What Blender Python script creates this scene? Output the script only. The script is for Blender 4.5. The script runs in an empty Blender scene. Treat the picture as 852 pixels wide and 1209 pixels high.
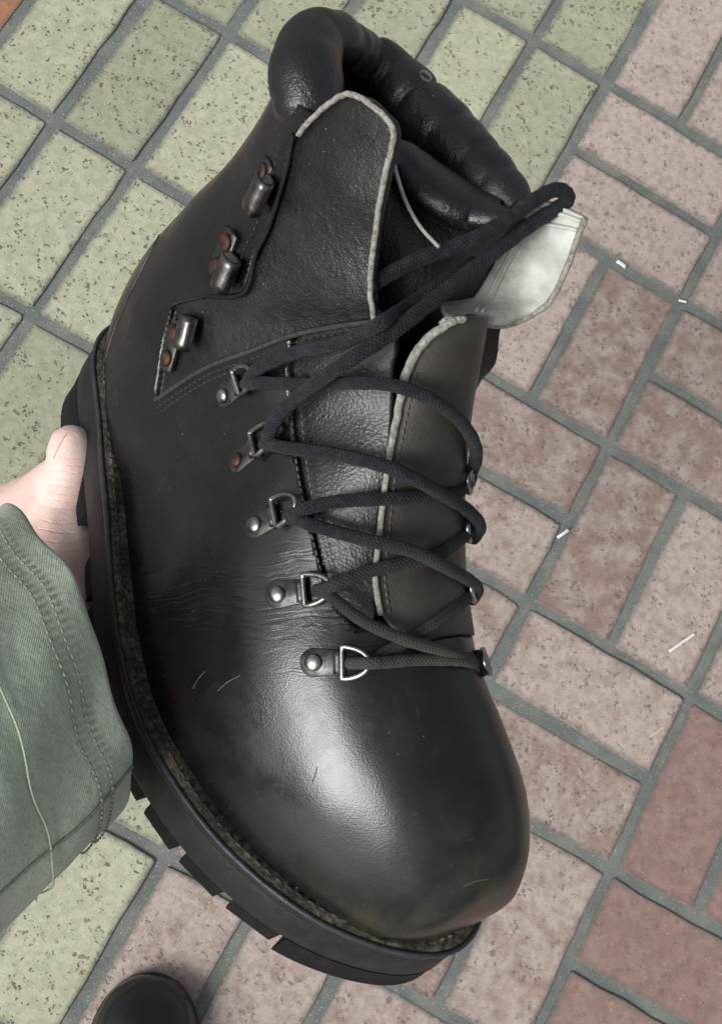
import bpy, bmesh, math, random
import numpy as np
from mathutils import Vector, Matrix
from mathutils.bvhtree import BVHTree

random.seed(7); rng = np.random.default_rng(7)
scene = bpy.context.scene
col = scene.collection

# ------------------------------------------------------------------ camera
# A hand-held phone about 1.26 m above the paving, tipped 14 degrees off plumb.
F, CX, CY = 1300.0, 426.0, 604.5              # focal length / centre for an 852 x 1209 frame
PITCH = 0.1125                                # half brick plus joint
_R = np.array([[0.86479185, -0.4798037, -0.14806577],
               [0.5013868, 0.84115884, 0.20264029],
               [0.02731927, -0.24947989, 0.96799455]])
_C = np.array([0.39342667, 0.95800635, -1.19966957]) * PITCH / 0.107
FLIP = np.array([1.0, -1.0, -1.0])
CAM = _C * FLIP
RIGHT, DOWN, FWD = _R[0] * FLIP, _R[1] * FLIP, _R[2] * FLIP
CAMM = np.stack([RIGHT, DOWN, FWD], 1)        # columns: camera axes in the world

def c2w(p):
    return CAM + np.asarray(p, float) @ CAMM.T

def cray(u, v):
    return np.array([(u - CX) / F, (v - CY) / F, 1.0])

def at(u, v, z):
    """world point on the sight line (u, v), z metres in front of the lens"""
    return c2w(cray(u, v) * z)

cam_data = bpy.data.cameras.new('camera')
cam = bpy.data.objects.new('camera', cam_data); col.objects.link(cam)
cam_data.sensor_fit = 'VERTICAL'; cam_data.sensor_height = 24.0
cam_data.lens = 24.0 * F / 1209.0
cam_data.clip_start = 0.01; cam_data.clip_end = 200.0
m = Matrix.Identity(4)
for i in range(3):
    m[i][0], m[i][1], m[i][2], m[i][3] = RIGHT[i], -DOWN[i], -FWD[i], CAM[i]
cam.matrix_world = m
scene.camera = cam

# ------------------------------------------------------------------ light: bright overcast sky
world = bpy.data.worlds.new('World'); scene.world = world; world.use_nodes = True
wn = world.node_tree.nodes; wl = world.node_tree.links; wn.clear()
wo = wn.new('ShaderNodeOutputWorld'); bg = wn.new('ShaderNodeBackground')
sky = wn.new('ShaderNodeTexSky'); sky.sky_type = 'NISHITA'; sky.sun_disc = False
hs = wn.new('ShaderNodeHueSaturation'); hs.inputs['Saturation'].default_value = 0.38
sky.air_density = 1.0; sky.dust_density = 4.0; sky.ozone_density = 1.0
wl.new(sky.outputs[0], hs.inputs['Color']); wl.new(hs.outputs[0], bg.inputs['Color'])
bg.inputs['Strength'].default_value = 0.065
wl.new(bg.outputs[0], wo.inputs['Surface'])
sun_dir = c2w(np.array([-0.54, 0.25, -0.80])) - CAM       # towards the light: up the picture and to its left
sun_dir /= np.linalg.norm(sun_dir)
sky.sun_elevation = math.asin(sun_dir[2]); sky.sun_rotation = math.atan2(sun_dir[0], sun_dir[1])
sd = bpy.data.lights.new('sun', 'SUN'); sd.energy = 1.5; sd.angle = math.radians(30); sd.color = (0.97, 0.99, 1.0)
sun = bpy.data.objects.new('sun', sd); col.objects.link(sun)
sun.rotation_euler = Vector(sun_dir).to_track_quat('Z', 'Y').to_euler()
sun.location = (0, 0, 5)
scene.view_settings.view_transform = 'Standard'; scene.view_settings.look = 'None'
scene.view_settings.gamma = 1.0; scene.view_settings.exposure = 0.78
scene.view_settings.use_curve_mapping = False

# ------------------------------------------------------------------ helpers
def tag(o, label=None, cat=None, group=None, kind=None):
    if label: o['label'] = label
    if cat: o['category'] = cat
    if group: o['group'] = group
    if kind: o['kind'] = kind
    return o

def link(name, mesh, parent=None, mat=None, smooth=True):
    o = bpy.data.objects.new(name, mesh); col.objects.link(o)
    if parent is not None: o.parent = parent
    if mat is not None:
        mesh.materials.clear(); mesh.materials.append(mat)
    if smooth:
        for p in mesh.polygons: p.use_smooth = True
    return o

def mesh_from(verts, faces, name='m', uv=None):
    me = bpy.data.meshes.new(name)
    me.from_pydata([tuple(map(float, v)) for v in verts], [], [tuple(map(int, f)) for f in faces])
    if uv is not None:
        l = me.uv_layers.new(name='UVMap')
        for lp in me.loops: l.data[lp.index].uv = uv[lp.vertex_index]
    me.validate(); me.update()
    return me

def fix_normals(me):
    bm = bmesh.new(); bm.from_mesh(me); bmesh.ops.recalc_face_normals(bm, faces=bm.faces); bm.to_mesh(me); bm.free(); me.update()
    return me

def empty(name, mat4=None):
    o = bpy.data.objects.new(name, None); col.objects.link(o)
    o.empty_display_size = 0.05
    if mat4 is not None: o.matrix_world = mat4
    return o

def catmull(P, n):
    """n samples per span through control rows P"""
    P = np.asarray(P, float); m = len(P)
    x = np.linspace(0, m - 1, (m - 1) * n + 1)
    i = np.clip(np.floor(x).astype(int), 0, m - 2); f = (x - i)[:, None]
    a, b, c, d = P[np.clip(i - 1, 0, m - 1)], P[i], P[i + 1], P[np.clip(i + 2, 0, m - 1)]
    return .5 * (2 * b + (c - a) * f + (2 * a - 5 * b + 4 * c - d) * f ** 2 + (3 * b - a - 3 * c + d) * f ** 3)

def tube(path, rad, seg=12, flat=1.0, up=None, cap=True, closed=False):
    """verts, faces, uv of a swept tube; rad scalar or per point"""
    P = np.asarray(path, float); n = len(P)
    rad = np.broadcast_to(np.asarray(rad, float), (n,))
    if closed:
        tan = np.roll(P, -1, 0) - np.roll(P, 1, 0)
    else:
        tan = np.gradient(P, axis=0)
    tan /= np.linalg.norm(tan, axis=1)[:, None] + 1e-12
    ref = np.array([0, 0, 1.0]) if up is None else np.asarray(up, float)
    if abs(tan[0] @ ref) > .95: ref = np.array([0, 1.0, 0])
    nrm = ref - tan[0] * (tan[0] @ ref); nrm /= np.linalg.norm(nrm)
    V = []; UV = []; L = 0
    for i in range(n):
        if i: L += np.linalg.norm(P[i] - P[i - 1])
        nrm = nrm - tan[i] * (tan[i] @ nrm); nrm /= np.linalg.norm(nrm) + 1e-12
        bi = np.cross(tan[i], nrm)
        for j in range(seg):
            a = 2 * math.pi * j / seg
            V.append(P[i] + rad[i] * (math.cos(a) * nrm * flat + math.sin(a) * bi)); UV.append((L, j / seg))
    Fc = []
    for i in range(n if closed else n - 1):
        for j in range(seg):
            k = (i + 1) % n
            Fc.append((i * seg + j, i * seg + (j + 1) % seg, k * seg + (j + 1) % seg, k * seg + j))
    if cap and not closed:
        Fc.append(tuple(range(seg - 1, -1, -1))); Fc.append(tuple(range((n - 1) * seg, n * seg)))
    return V, Fc, UV

class MB:
    """collects pieces of ONE part"""
    def __init__(s): s.v = []; s.f = []; s.uv = []
    def add(s, V, Fc, UV=None):
        o = len(s.v); s.v += [tuple(map(float, x)) for x in V]; s.f += [tuple(i + o for i in f) for f in Fc]
        s.uv += list(UV) if UV is not None else [(0, 0)] * len(V)
        return s
    def mesh(s, name='m'): return fix_normals(mesh_from(s.v, s.f, name, s.uv))
    def build(s, name, mat, parent=None): return link(name, s.mesh(name), parent, mat)

def lathe(prof, seg=20):
    """profile (r, z) round z"""
    V = []; Fc = []
    for r, z in prof:
        for j in range(seg):
            a = 2 * math.pi * j / seg; V.append((r * math.cos(a), r * math.sin(a), z))
    for i in range(len(prof) - 1):
        for j in range(seg):
            Fc.append((i * seg + j, i * seg + (j + 1) % seg, (i + 1) * seg + (j + 1) % seg, (i + 1) * seg + j))
    Fc.append(tuple(range(seg - 1, -1, -1))); Fc.append(tuple((len(prof) - 1) * seg + j for j in range(seg)))
    return V, Fc

# ------------------------------------------------------------------ materials
def nmat(name):
    mt = bpy.data.materials.new(name); mt.use_nodes = True
    nt = mt.node_tree; b = nt.nodes['Principled BSDF']
    return mt, nt, b

class N:
    """terse node graph writer"""
    def __init__(s, nt): s.nt = nt; s.n = nt.nodes; s.l = nt.links
    def new(s, t, **kw):
        x = s.n.new(t)
        for k, v in kw.items():
            if hasattr(x, k): setattr(x, k, v)
        return x
    def set(s, x, **kw):
        for k, v in kw.items():
            k = k.replace('_', ' ')
            if hasattr(v, 'is_output'): s.l.new(v, x.inputs[k])
            else: x.inputs[k].default_value = v
        return x
    def coord(s, which='Object'): return s.new('ShaderNodeTexCoord').outputs[which]
    def scale(s, vec, sc, loc=(0, 0, 0)):
        mp = s.new('ShaderNodeMapping'); s.l.new(vec, mp.inputs['Vector'])
        mp.inputs['Scale'].default_value = sc if isinstance(sc, tuple) else (sc,) * 3
        mp.inputs['Location'].default_value = loc
        return mp.outputs[0]
    def noise(s, vec, sc, det=4, rough=.55, out='Fac'):
        x = s.new('ShaderNodeTexNoise'); s.l.new(vec, x.inputs['Vector'])
        x.inputs['Scale'].default_value = sc; x.inputs['Detail'].default_value = det; x.inputs['Roughness'].default_value = rough
        return x.outputs[out]
    def voro(s, vec, sc, feat='F1', out='Distance', rnd=1.0):
        x = s.new('ShaderNodeTexVoronoi'); x.feature = feat; s.l.new(vec, x.inputs['Vector'])
        x.inputs['Scale'].default_value = sc; x.inputs['Randomness'].default_value = rnd
        return x.outputs[out]
    def ramp(s, fac, stops, interp='LINEAR'):
        x = s.new('ShaderNodeValToRGB'); s.l.new(fac, x.inputs[0]); x.color_ramp.interpolation = interp
        e = x.color_ramp.elements
        while len(e) < len(stops): e.new(0.5)
        for el, (p, c) in zip(e, stops):
            el.position = p; el.color = (c if isinstance(c, tuple) else (c, c, c)) + (1,)
        return x.outputs[0]
    def mix(s, fac, a, b, mode='MIX'):
        x = s.new('ShaderNodeMixRGB'); x.blend_type = mode
        for i, q in enumerate((fac, a, b)):
            if hasattr(q, 'is_output'): s.l.new(q, x.inputs[i])
            elif i == 0: x.inputs[0].default_value = q
            else: x.inputs[i].default_value = (q if isinstance(q, tuple) else (q,) * 3) + (1,)
        return x.outputs[0]
    def math(s, op, a, b=0.0, c=0.0, clamp=False):
        x = s.new('ShaderNodeMath'); x.operation = op; x.use_clamp = clamp
        for i, q in enumerate((a, b, c)):
            if hasattr(q, 'is_output'): s.l.new(q, x.inputs[i])
            else: x.inputs[i].default_value = q
        return x.outputs[0]
    def bump(s, h, strength, dist, prev=None):
        x = s.new('ShaderNodeBump'); s.l.new(h, x.inputs['Height'])
        x.inputs['Strength'].default_value = strength; x.inputs['Distance'].default_value = dist
        if prev is not None: s.l.new(prev, x.inputs['Normal'])
        return x.outputs[0]
    def to(s, b, **kw):
        for k, v in kw.items():
            k = k.replace('_', ' ')
            if hasattr(v, 'is_output'): s.l.new(v, b.inputs[k])
            elif isinstance(v, tuple): b.inputs[k].default_value = v + (1,) if len(v) == 3 and 'Color' in k else v
            else: b.inputs[k].default_value = v

BL_, BW_ = 2 * PITCH - .0128, PITCH - .0128
def brick_mat(name, light, dark, patch_lo, patch_hi, speck, green=0.0):
    mt, nt, b = nmat(name); g = N(nt)
    oi = g.new('ShaderNodeObjectInfo')
    co = g.coord('Object')
    add = g.new('ShaderNodeVectorMath'); add.operation = 'MULTIPLY_ADD'
    nt.links.new(oi.outputs['Random'], add.inputs[0]); add.inputs[1].default_value = (37.0, 91.0, 53.0)
    nt.links.new(co, add.inputs[2])
    v = add.outputs[0]
    rough_n = g.noise(v, 34, 7, .74)
    rshift = g.math('MULTIPLY_ADD', oi.outputs['Random'], .16, -.08)
    f = g.math('ADD', rough_n, rshift)
    patch = g.ramp(f, [(patch_lo, 0.0), (patch_hi, 1.0)])
    c = g.mix(patch, dark, light)
    # fine sandy mottling
    fine = g.noise(v, 420, 3, .7)
    c = g.mix(g.ramp(fine, [(.35, .0), (.7, .35)]), c, tuple(x * .62 for x in light))
    mid = g.noise(v, 95, 4, .6)
    c = g.mix(g.ramp(mid, [(.40, .30), (.58, 0.0)]), c, tuple(x * .55 for x in dark))
    # dark pits and pale grains
    wob = g.new('ShaderNodeVectorMath'); wob.operation = 'MULTIPLY_ADD'
    nz = g.noise(v, 160, 2, .5, 'Color'); nt.links.new(nz, wob.inputs[0]); wob.inputs[1].default_value = (.012,) * 3; nt.links.new(v, wob.inputs[2])
    d1 = g.voro(wob.outputs[0], 150)
    sel = g.noise(v, 60, 3, .6)
    pits = g.math('MULTIPLY', g.ramp(d1, [(.20, 1.0), (.42, 0.0)]), g.ramp(sel, [(.46, 0.0), (.57, 1.0)]))
    pits = g.math('MULTIPLY', pits, speck)
    c = g.mix(pits, c, (.12, .098, .072))
    d2 = g.voro(g.scale(v, 1.0, (3.1, 1.7, .3)), 150)
    grains = g.math('MULTIPLY', g.ramp(d2, [(.055, 1.0), (.12, 0.0)]), g.ramp(g.noise(v, 33, 2, .5), [(.46, 0.0), (.56, 1.0)]))
    c = g.mix(g.math('MULTIPLY', grains, .75), c, (.78, .80, .76))
    if green:
        c = g.mix(g.math('MULTIPLY', g.ramp(g.noise(v, 14, 5, .65), [(.45, 0.0), (.7, 1.0)]), green), c, (.20, .22, .085))
    # grime creeping in from the joints
    sx = g.new('ShaderNodeSeparateXYZ'); nt.links.new(co, sx.inputs[0])
    ex = g.math('SUBTRACT', BW_ / 2, g.math('ABSOLUTE', sx.outputs[0])); ey = g.math('SUBTRACT', BL_ / 2, g.math('ABSOLUTE', sx.outputs[1]))
    ed = g.math('ADD', g.math('MINIMUM', ex, ey), g.math('MULTIPLY', g.math('SUBTRACT', g.noise(v, 130, 4, .7), .5), .011))
    c = g.mix(g.ramp(g.math('MAXIMUM', ed, g.math('MULTIPLY', g.math('GREATER_THAN', g.math('MAXIMUM', g.math('ABSOLUTE', sx.outputs[0]), g.math('ABSOLUTE', sx.outputs[1])), .2), 1.0)), [(.0002, .9), (.0062, 0.0)]), c, (.13, .13, .112))
    hv = g.new('ShaderNodeHueSaturation'); nt.links.new(c, hv.inputs['Color'])
    nt.links.new(g.math('MULTIPLY_ADD', oi.outputs['Random'], .22, .89), hv.inputs['Value'])
    h = g.math('SUBTRACT', g.math('MULTIPLY_ADD', fine, .4, g.math('MULTIPLY', mid, .5)), pits)
    g.to(b, Base_Color=hv.outputs[0], Roughness=.82, Specular_IOR_Level=.35, Normal=g.bump(h, .55, .0012))
    return mt

M_YELLOW = brick_mat('yellow_brick', (.49, .485, .345), (.40, .40, .275), .30, .62, .9, .12)
M_PINK = brick_mat('pink_brick', (.50, .41, .355), (.34, .235, .19), .36, .52, .65)
M_RED = brick_mat('red_brick', (.37, .255, .215), (.29, .18, .15), .36, .62, .4)
M_ORANGE = brick_mat('orange_brick', (.46, .22, .12), (.36, .17, .10), .36, .6, .3)
M_GREY = brick_mat('grey_brick', (.20, .20, .185), (.14, .14, .13), .36, .62, .4)

def mortar_mat():
    mt, nt, b = nmat('joint_sand'); g = N(nt); v = g.coord('Object')
    n1 = g.noise(v, 700, 3, .7); n2 = g.noise(v, 22, 4, .6)
    c = g.mix(g.ramp(n1, [(.3, 0.0), (.7, 1.0)]), (.10, .112, .103), (.22, .237, .22))
    c = g.mix(g.ramp(n2, [(.42, 0.0), (.65, .45)]), c, (.30, .30, .25))
    d = g.voro(v, 170)
    c = g.mix(g.math('MULTIPLY', g.ramp(d, [(.07, 1.0), (.14, 0.0)]), .8), c, (.62, .64, .60))
    g.to(b, Base_Color=c, Roughness=.9, Specular_IOR_Level=.3, Normal=g.bump(n1, .6, .0015))
    return mt
M_JOINT = mortar_mat()

# ------------------------------------------------------------------ paving
me = mesh_from([(-30, -30, -.0022), (30, -30, -.0022), (30, 30, -.0022), (-30, 30, -.0022)], [(0, 1, 2, 3)])
pavement = link('pavement', me, None, M_JOINT, smooth=False)
tag(pavement, 'block paving of yellow strip and pink basketweave bricks with grey joints', None, kind='structure')

def brick_mesh(seed, L, W):
    """worn clay paver: wavering outline, rolled arris, 44 faces"""
    r = random.Random(seed); out = []
    hw, hl = W / 2, L / 2; cr = .0035
    side = []
    nl, nw = 6, 3
    for i in range(nw + 1): side.append((-hw + cr + (W - 2 * cr) * i / nw, -hl))
    for i in range(nl + 1): side.append((hw, -hl + cr + (L - 2 * cr) * i / nl))
    for i in range(nw + 1): side.append((hw - cr - (W - 2 * cr) * i / nw, hl))
    for i in range(nl + 1): side.append((-hw, hl - cr - (L - 2 * cr) * i / nl))
    n = len(side)
    side = [(x + r.uniform(-.0016, .0016), y + r.uniform(-.0016, .0016)) for x, y in side]
    V = []
    for k, (ins, z) in enumerate(((.0, -.03), (.0, -.0012), (.0008, -.0003), (.0022, 0.0))):
        for x, y in side:
            s = max(abs(x), 1e-6); t = max(abs(y), 1e-6)
            V.append((x - math.copysign(min(ins, s), x) * (1 if abs(abs(x) - hw) < .004 else .25),
                      y - math.copysign(min(ins, t), y) * (1 if abs(abs(y) - hl) < .004 else .25), z))
    Fc = []
    for k in range(3):
        for j in range(n):
            Fc.append((k * n + j, k * n + (j + 1) % n, (k + 1) * n + (j + 1) % n, (k + 1) * n + j))
    Fc.append(tuple(3 * n + j for j in range(n)))
    return fix_normals(mesh_from(V, Fc, 'brick'))

JW = .0128
BL, BW = 2 * PITCH - JW, PITCH - JW
variants = [brick_mesh(i, BL, BW) for i in range(8)]
mats_by = {}
def brick_data(i, mat):
    k = (i, mat.name)
    if k not in mats_by:
        d = variants[i].copy(); d.materials.append(mat); mats_by[k] = d
        for p in d.polygons: p.use_smooth = False
    return mats_by[k]

def add_brick(p, q, along_p, mat):
    o = bpy.data.objects.new('brick', brick_data(random.randrange(8), mat)); col.objects.link(o)
    o.parent = pavement
    z = random.uniform(-.0014, .0010)
    o.location = (p * PITCH + random.uniform(-.0012, .0012), -q * PITCH + random.uniform(-.0012, .0012), z)
    o.rotation_euler = (random.uniform(-.009, .009), random.uniform(-.009, .009),
                        (math.pi / 2 if along_p else 0) + (math.pi if random.random() < .5 else 0) + random.uniform(-.008, .008))
    return o

def view_dist(p, q):
    """how far off the picture's centre a brick lies, 1 at the frame's edge"""
    w = np.array([p * PITCH, -q * PITCH, 0]) - CAM
    x, y, z = w @ RIGHT, w @ DOWN, w @ FWD
    return max(abs(F * x / z) / 426, abs(F * y / z) / 604) if z > .3 else 99.0

field = []
for j in range(-16, 28):
    for c in range(-2, 4): field.append((c + .5, 2 * j + 1, False, M_YELLOW))            # yellow strip, straight joints
    for i in range(0, 14):                                                             # basketweave field
        p0, q0 = 4 + 2 * i, 2 * j
        red = i >= 2 and j >= 3 and i + j < 12  # red-brown bricks, with the corner vignette darkened into their colour as well
        for k in range(2):
            mt = M_RED if red else M_PINK
            if (i + j) % 2 == 0: field.append((p0 + 1, q0 + .5 + k, True, mt))
            else: field.append((p0 + .5 + k, q0 + 1, False, mt))
    field.append((-2.5, 2 * j + 1, False, M_ORANGE))                                    # reddish edge course beyond the strip
    for c in range(-22, -3): field.append((c + .5, 2 * j + 1, False, M_GREY))  # unseen pavers, their dark grey invented to keep the boot's reflections dark
field.sort(key=lambda b: view_dist(b[0], b[1]))
for b in field[:290]: add_brick(*b)
rest_v, rest_f, rest_m = [], [], []
for p, q, al, mt in field[290:]:                       # the paving goes on past the picture
    hx, hy = (BL / 2, BW / 2) if al else (BW / 2, BL / 2); o = len(rest_v); x0, y0 = p * PITCH, -q * PITCH
    z = random.uniform(-.001, .001)
    rest_v += [(x0 - hx, y0 - hy, -.02), (x0 + hx, y0 - hy, -.02), (x0 + hx, y0 + hy, -.02), (x0 - hx, y0 + hy, -.02),
               (x0 - hx, y0 - hy, z), (x0 + hx, y0 - hy, z), (x0 + hx, y0 + hy, z), (x0 - hx, y0 + hy, z)]
    for f in ((4, 5, 6, 7), (0, 1, 5, 4), (1, 2, 6, 5), (2, 3, 7, 6), (3, 0, 4, 7)):
        rest_f.append(tuple(o + k for k in f)); rest_m.append([M_YELLOW, M_PINK, M_RED, M_ORANGE, M_GREY].index(mt))
me = mesh_from(rest_v, rest_f, 'outer_bricks'); outer = link('outer_bricks', me, pavement, None, smooth=False)
for mt in (M_YELLOW, M_PINK, M_RED, M_ORANGE, M_GREY): me.materials.append(mt)
for pl, k in zip(me.polygons, rest_m): pl.material_index = k
outer['kind'] = 'stuff'

# ------------------------------------------------------------------ more materials
def leather(name, c0, c1, grain=1500, gs=.25, crease=0.0, rough=.36, dust=.0, wr=0.0, spec=.45, coat=.08, scratch=.35):
    mt, nt, b = nmat(name); g = N(nt); v = g.coord('Object')
    n1 = g.noise(v, 38, 5, .6)
    c = g.mix(g.ramp(n1, [(.38, 0.0), (.68, 1.0)]), c0, c1)
    if crease:   # worn, faintly olive-brown toe
        tx = g.new('ShaderNodeSeparateXYZ'); nt.links.new(v, tx.inputs[0])
        c = g.mix(g.math('MULTIPLY', g.ramp(tx.outputs[0], [(.255, 0.0), (.295, .7)]), g.ramp(g.noise(v, 48, 5, .7), [(.42, 0.0), (.62, 1.0)])), c, (.045, .040, .020))
    cell = g.voro(v, grain, 'F1'); fine = g.noise(v, grain * .8, 2, .5)
    pits = g.noise(v, 900, 2, .8)
    if dust:
        dn = g.math('MULTIPLY', g.ramp(g.noise(v, 60, 6, .75), [(.5, 0.0), (.75, 1.0)]), dust)
        c = g.mix(dn, c, (.16, .155, .13))
        sp = g.math('MULTIPLY', g.ramp(g.voro(v, 260), [(.03, 1.0), (.07, 0.0)]), g.ramp(g.noise(v, 45, 2, .5), [(.55, 0.0), (.62, 1.0)]))
        c = g.mix(g.math('MULTIPLY', sp, .8), c, (.5, .5, .46))
    r = g.math('ADD', g.math('MULTIPLY_ADD', g.noise(v, 70, 5, .65), .26, rough - .21), g.math('MULTIPLY', g.ramp(g.noise(v, 21, 6, .7), [(.45, 0.0), (.70, 1.0)]), .22))
    nrm = g.bump(g.math('MULTIPLY_ADD', fine, .6, cell), gs, .0003)
    if wr:      # tight drapey wrinkles
        w = g.noise(g.scale(v, (220.0, 700.0, 300.0)), 1.0, 4, .6)
        nrm = g.bump(w, wr, .0016, nrm)
    if crease:  # flexing creases that run across the vamp where the toes bend
        dv = g.noise(v, 24, 3, .5, 'Color')
        wv = g.new('ShaderNodeVectorMath'); wv.operation = 'MULTIPLY_ADD'; nt.links.new(dv, wv.inputs[0])
        wv.inputs[1].default_value = (.016, .016, .016); nt.links.new(v, wv.inputs[2])
        sw = g.new('ShaderNodeSeparateXYZ'); nt.links.new(wv.outputs[0], sw.inputs[0])
        cw = g.new('ShaderNodeCombineXYZ'); nt.links.new(g.math('MULTIPLY_ADD', sw.outputs[2], -.6, sw.outputs[0]), cw.inputs[0]); nt.links.new(sw.outputs[1], cw.inputs[1]); nt.links.new(sw.outputs[2], cw.inputs[2])
        cr = g.noise(g.scale(cw.outputs[0], (560.0, 24.0, 22.0)), 1.0, 3, .55)
        sx = g.new('ShaderNodeSeparateXYZ'); nt.links.new(v, sx.inputs[0])
        d = g.math('ABSOLUTE', g.math('SUBTRACT', g.math('MULTIPLY_ADD', sx.outputs[2], -.6, sx.outputs[0]), .148))
        mask = g.math('MULTIPLY', g.ramp(d, [(.006, 1.0), (.030, 0.0)]), g.ramp(g.noise(v, 42, 2, .5), [(.38, .15), (.60, 1.0)]))
        line = g.ramp(cr, [(.36, 0.0), (.47, 1.0)])
        nrm = g.bump(g.math('MULTIPLY', g.math('SUBTRACT', line, 1.0), mask), crease, .0011, nrm)
    # thin pale scratches in scattered directions
    for k_, (sc_, rot) in enumerate((((1400.0, 26.0, 200.0), (0.3, .2, .9)), ((30.0, 1500.0, 240.0), (.5, .1, -.5)))):
        mp = g.new('ShaderNodeMapping'); nt.links.new(v, mp.inputs['Vector']); mp.inputs['Rotation'].default_value = rot; mp.inputs['Scale'].default_value = sc_
        s_ = g.math('MULTIPLY', g.ramp(g.noise(mp.outputs[0], 1.0, 1, .4), [(.755, 0.0), (.79, 1.0)]), g.ramp(g.noise(v, 30 + 9 * k_, 2, .5), [(.55, 0.0), (.66, 1.0)]))
        c = g.mix(g.math('MULTIPLY', s_, scratch), c, (.22, .215, .19))
    big = g.noise(v, 95, 3, .5)
    nrm = g.bump(big, .07, .0016, nrm)
    g.to(b, Base_Color=c, Roughness=r, Specular_IOR_Level=spec, Normal=nrm)
    b.inputs['Coat Weight'].default_value = coat; b.inputs['Coat Roughness'].default_value = max(rough - .05, .1); b.inputs['Coat IOR'].default_value = 1.6
    return mt

M_VAMP = leather('black_vamp_leather', (.0055, .0058, .006), (.012, .010, .0085), 1500, .13, .45, .31, .05, 0.0, .5, .18)
M_QUARTER = leather('brown_black_leather', (.008, .006, .005), (.016, .011, .008), 1300, .3, 0, .42, .06)
M_GUSSET = leather('soft_gusset_leather', (.008, .0085, .008), (.018, .018, .016), 1300, .5, 0, .38, .08, .36, .5, .1)
M_TONGUE = leather('tongue_leather', (.014, .014, .015), (.030, .030, .030), 900, .45, 0, .38, .10, .12)
M_FACING = leather('dusty_facing_leather', (.026, .022, .017), (.052, .043, .033), 1300, .3, 0, .5, .18)
M_COLLAR = leather('padded_collar_leather', (.006, .007, .008), (.013, .014, .015), 1200, .45, 0, .41, .05, .28, .6, .1)

def simple(name, c0, c1, sc, rough, spec=.5, bump=.3, bd=.0008, metal=0.0, det=4):
    mt, nt, b = nmat(name); g = N(nt); v = g.coord('Object')
    n = g.noise(v, sc, det, .6)
    g.to(b, Base_Color=g.mix(g.ramp(n, [(.32, 0.0), (.68, 1.0)]), c0, c1), Roughness=rough, Specular_IOR_Level=spec, Metallic=metal,
         Normal=g.bump(g.noise(v, sc * 5, 3, .6), bump, bd))
    return mt

M_SUEDE = simple('raw_suede_split', (.22, .23, .195), (.64, .65, .58), 55, .9, .2, .5, .0012, det=7)
M_RAWEDGE = simple('raw_leather_edge', (.24, .215, .165), (.58, .56, .49), 500, .9, .2, .9, .0012, det=5)
M_RUBBER = simple('black_rubber', (.008, .009, .010), (.020, .021, .022), 120, .50, .4, .35, .0008)
M_TREAD = simple('tread_rubber', (.005, .0055, .006), (.012, .012, .012), 150, .7, .25, .4, .0008)
M_WELTEDGE = simple('welt_lip_rubber', (.022, .025, .028), (.048, .053, .056), 200, .42, .5, .4, .0006)
M_LINING = simple('dark_lining', (.006, .006, .006), (.012, .012, .011), 300, .8, .2, .4, .0006)
M_STITCH = simple('pale_stitch_thread', (.07, .072, .06), (.17, .172, .145), 900, .85, .2, .3, .0003)
M_DSTITCH = simple('dark_stitch_thread', (.025, .027, .024), (.07, .07, .06), 900, .8, .2, .3, .0003)
M_NICKEL = simple('worn_nickel', (.17, .16, .15), (.46, .44, .42), 260, .30, .5, .15, .0003, 1.0)
M_GUNMETAL = simple('dark_plated_metal', (.045, .047, .045), (.14, .135, .125), 300, .4, .5, .2, .0003, .85)
M_RUST = simple('browned_rivet', (.030, .017, .011), (.10, .055, .034), 420, .5, .5, .3, .0004, .6)

def welt_mat():
    mt, nt, b = nmat('gritty_welt'); g = N(nt); v = g.coord('Object')
    n = g.noise(v, 420, 5, .75); n2 = g.noise(v, 70, 3, .6)
    c = g.mix(g.ramp(n, [(.36, 0.0), (.62, 1.0)]), (.020, .019, .015), (.24, .215, .15))
    c = g.mix(g.ramp(n2, [(.35, .75), (.62, .0)]), c, (.022, .024, .022))
    g.to(b, Base_Color=c, Roughness=.85, Specular_IOR_Level=.3, Normal=g.bump(n, .9, .0016))
    return mt
M_WELT = welt_mat()

def lace_mat():
    mt, nt, b = nmat('braided_lace'); g = N(nt); v = g.coord('Object')
    uv = g.coord('UV')
    w = []
    for s in (1, -1):
        x = g.new('ShaderNodeTexWave'); x.wave_type = 'BANDS'; x.bands_direction = 'X'
        mp = g.new('ShaderNodeMapping'); nt.links.new(uv, mp.inputs['Vector'])
        sx = g.new('ShaderNodeSeparateXYZ'); nt.links.new(uv, sx.inputs[0])
        ph = g.math('MULTIPLY_ADD', sx.outputs[0], 700.0, g.math('MULTIPLY', sx.outputs[1], 7.0 * s))
        w.append(g.math('SINE', g.math('MULTIPLY', ph, 6.2832)))
    h = g.math('MAXIMUM', w[0], w[1])
    sp = g.new('ShaderNodeSeparateXYZ'); nt.links.new(v, sp.inputs[0])
    dirt = g.math('ADD', g.math('MULTIPLY', g.noise(v, 60, 5, .7), .055), sp.outputs[0])
    base = g.mix(g.ramp(g.noise(v, 300, 3, .6), [(.4, 0.0), (.65, 1.0)]), (.008, .009, .012), (.019, .021, .026))
    c = g.mix(g.ramp(dirt, [(.205, 0.0), (.275, .8)]), base, (.095, .09, .066))
    c = g.mix(g.ramp(g.noise(v, 650, 2, .6), [(.64, 0.0), (.76, .3)]), c, (.12, .115, .11))
    g.to(b, Base_Color=c, Roughness=.8, Specular_IOR_Level=.25, Normal=g.bump(h, .6, .0005))
    b.inputs['Sheen Weight'].default_value = .06
    return mt
M_LACE = lace_mat()

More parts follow.
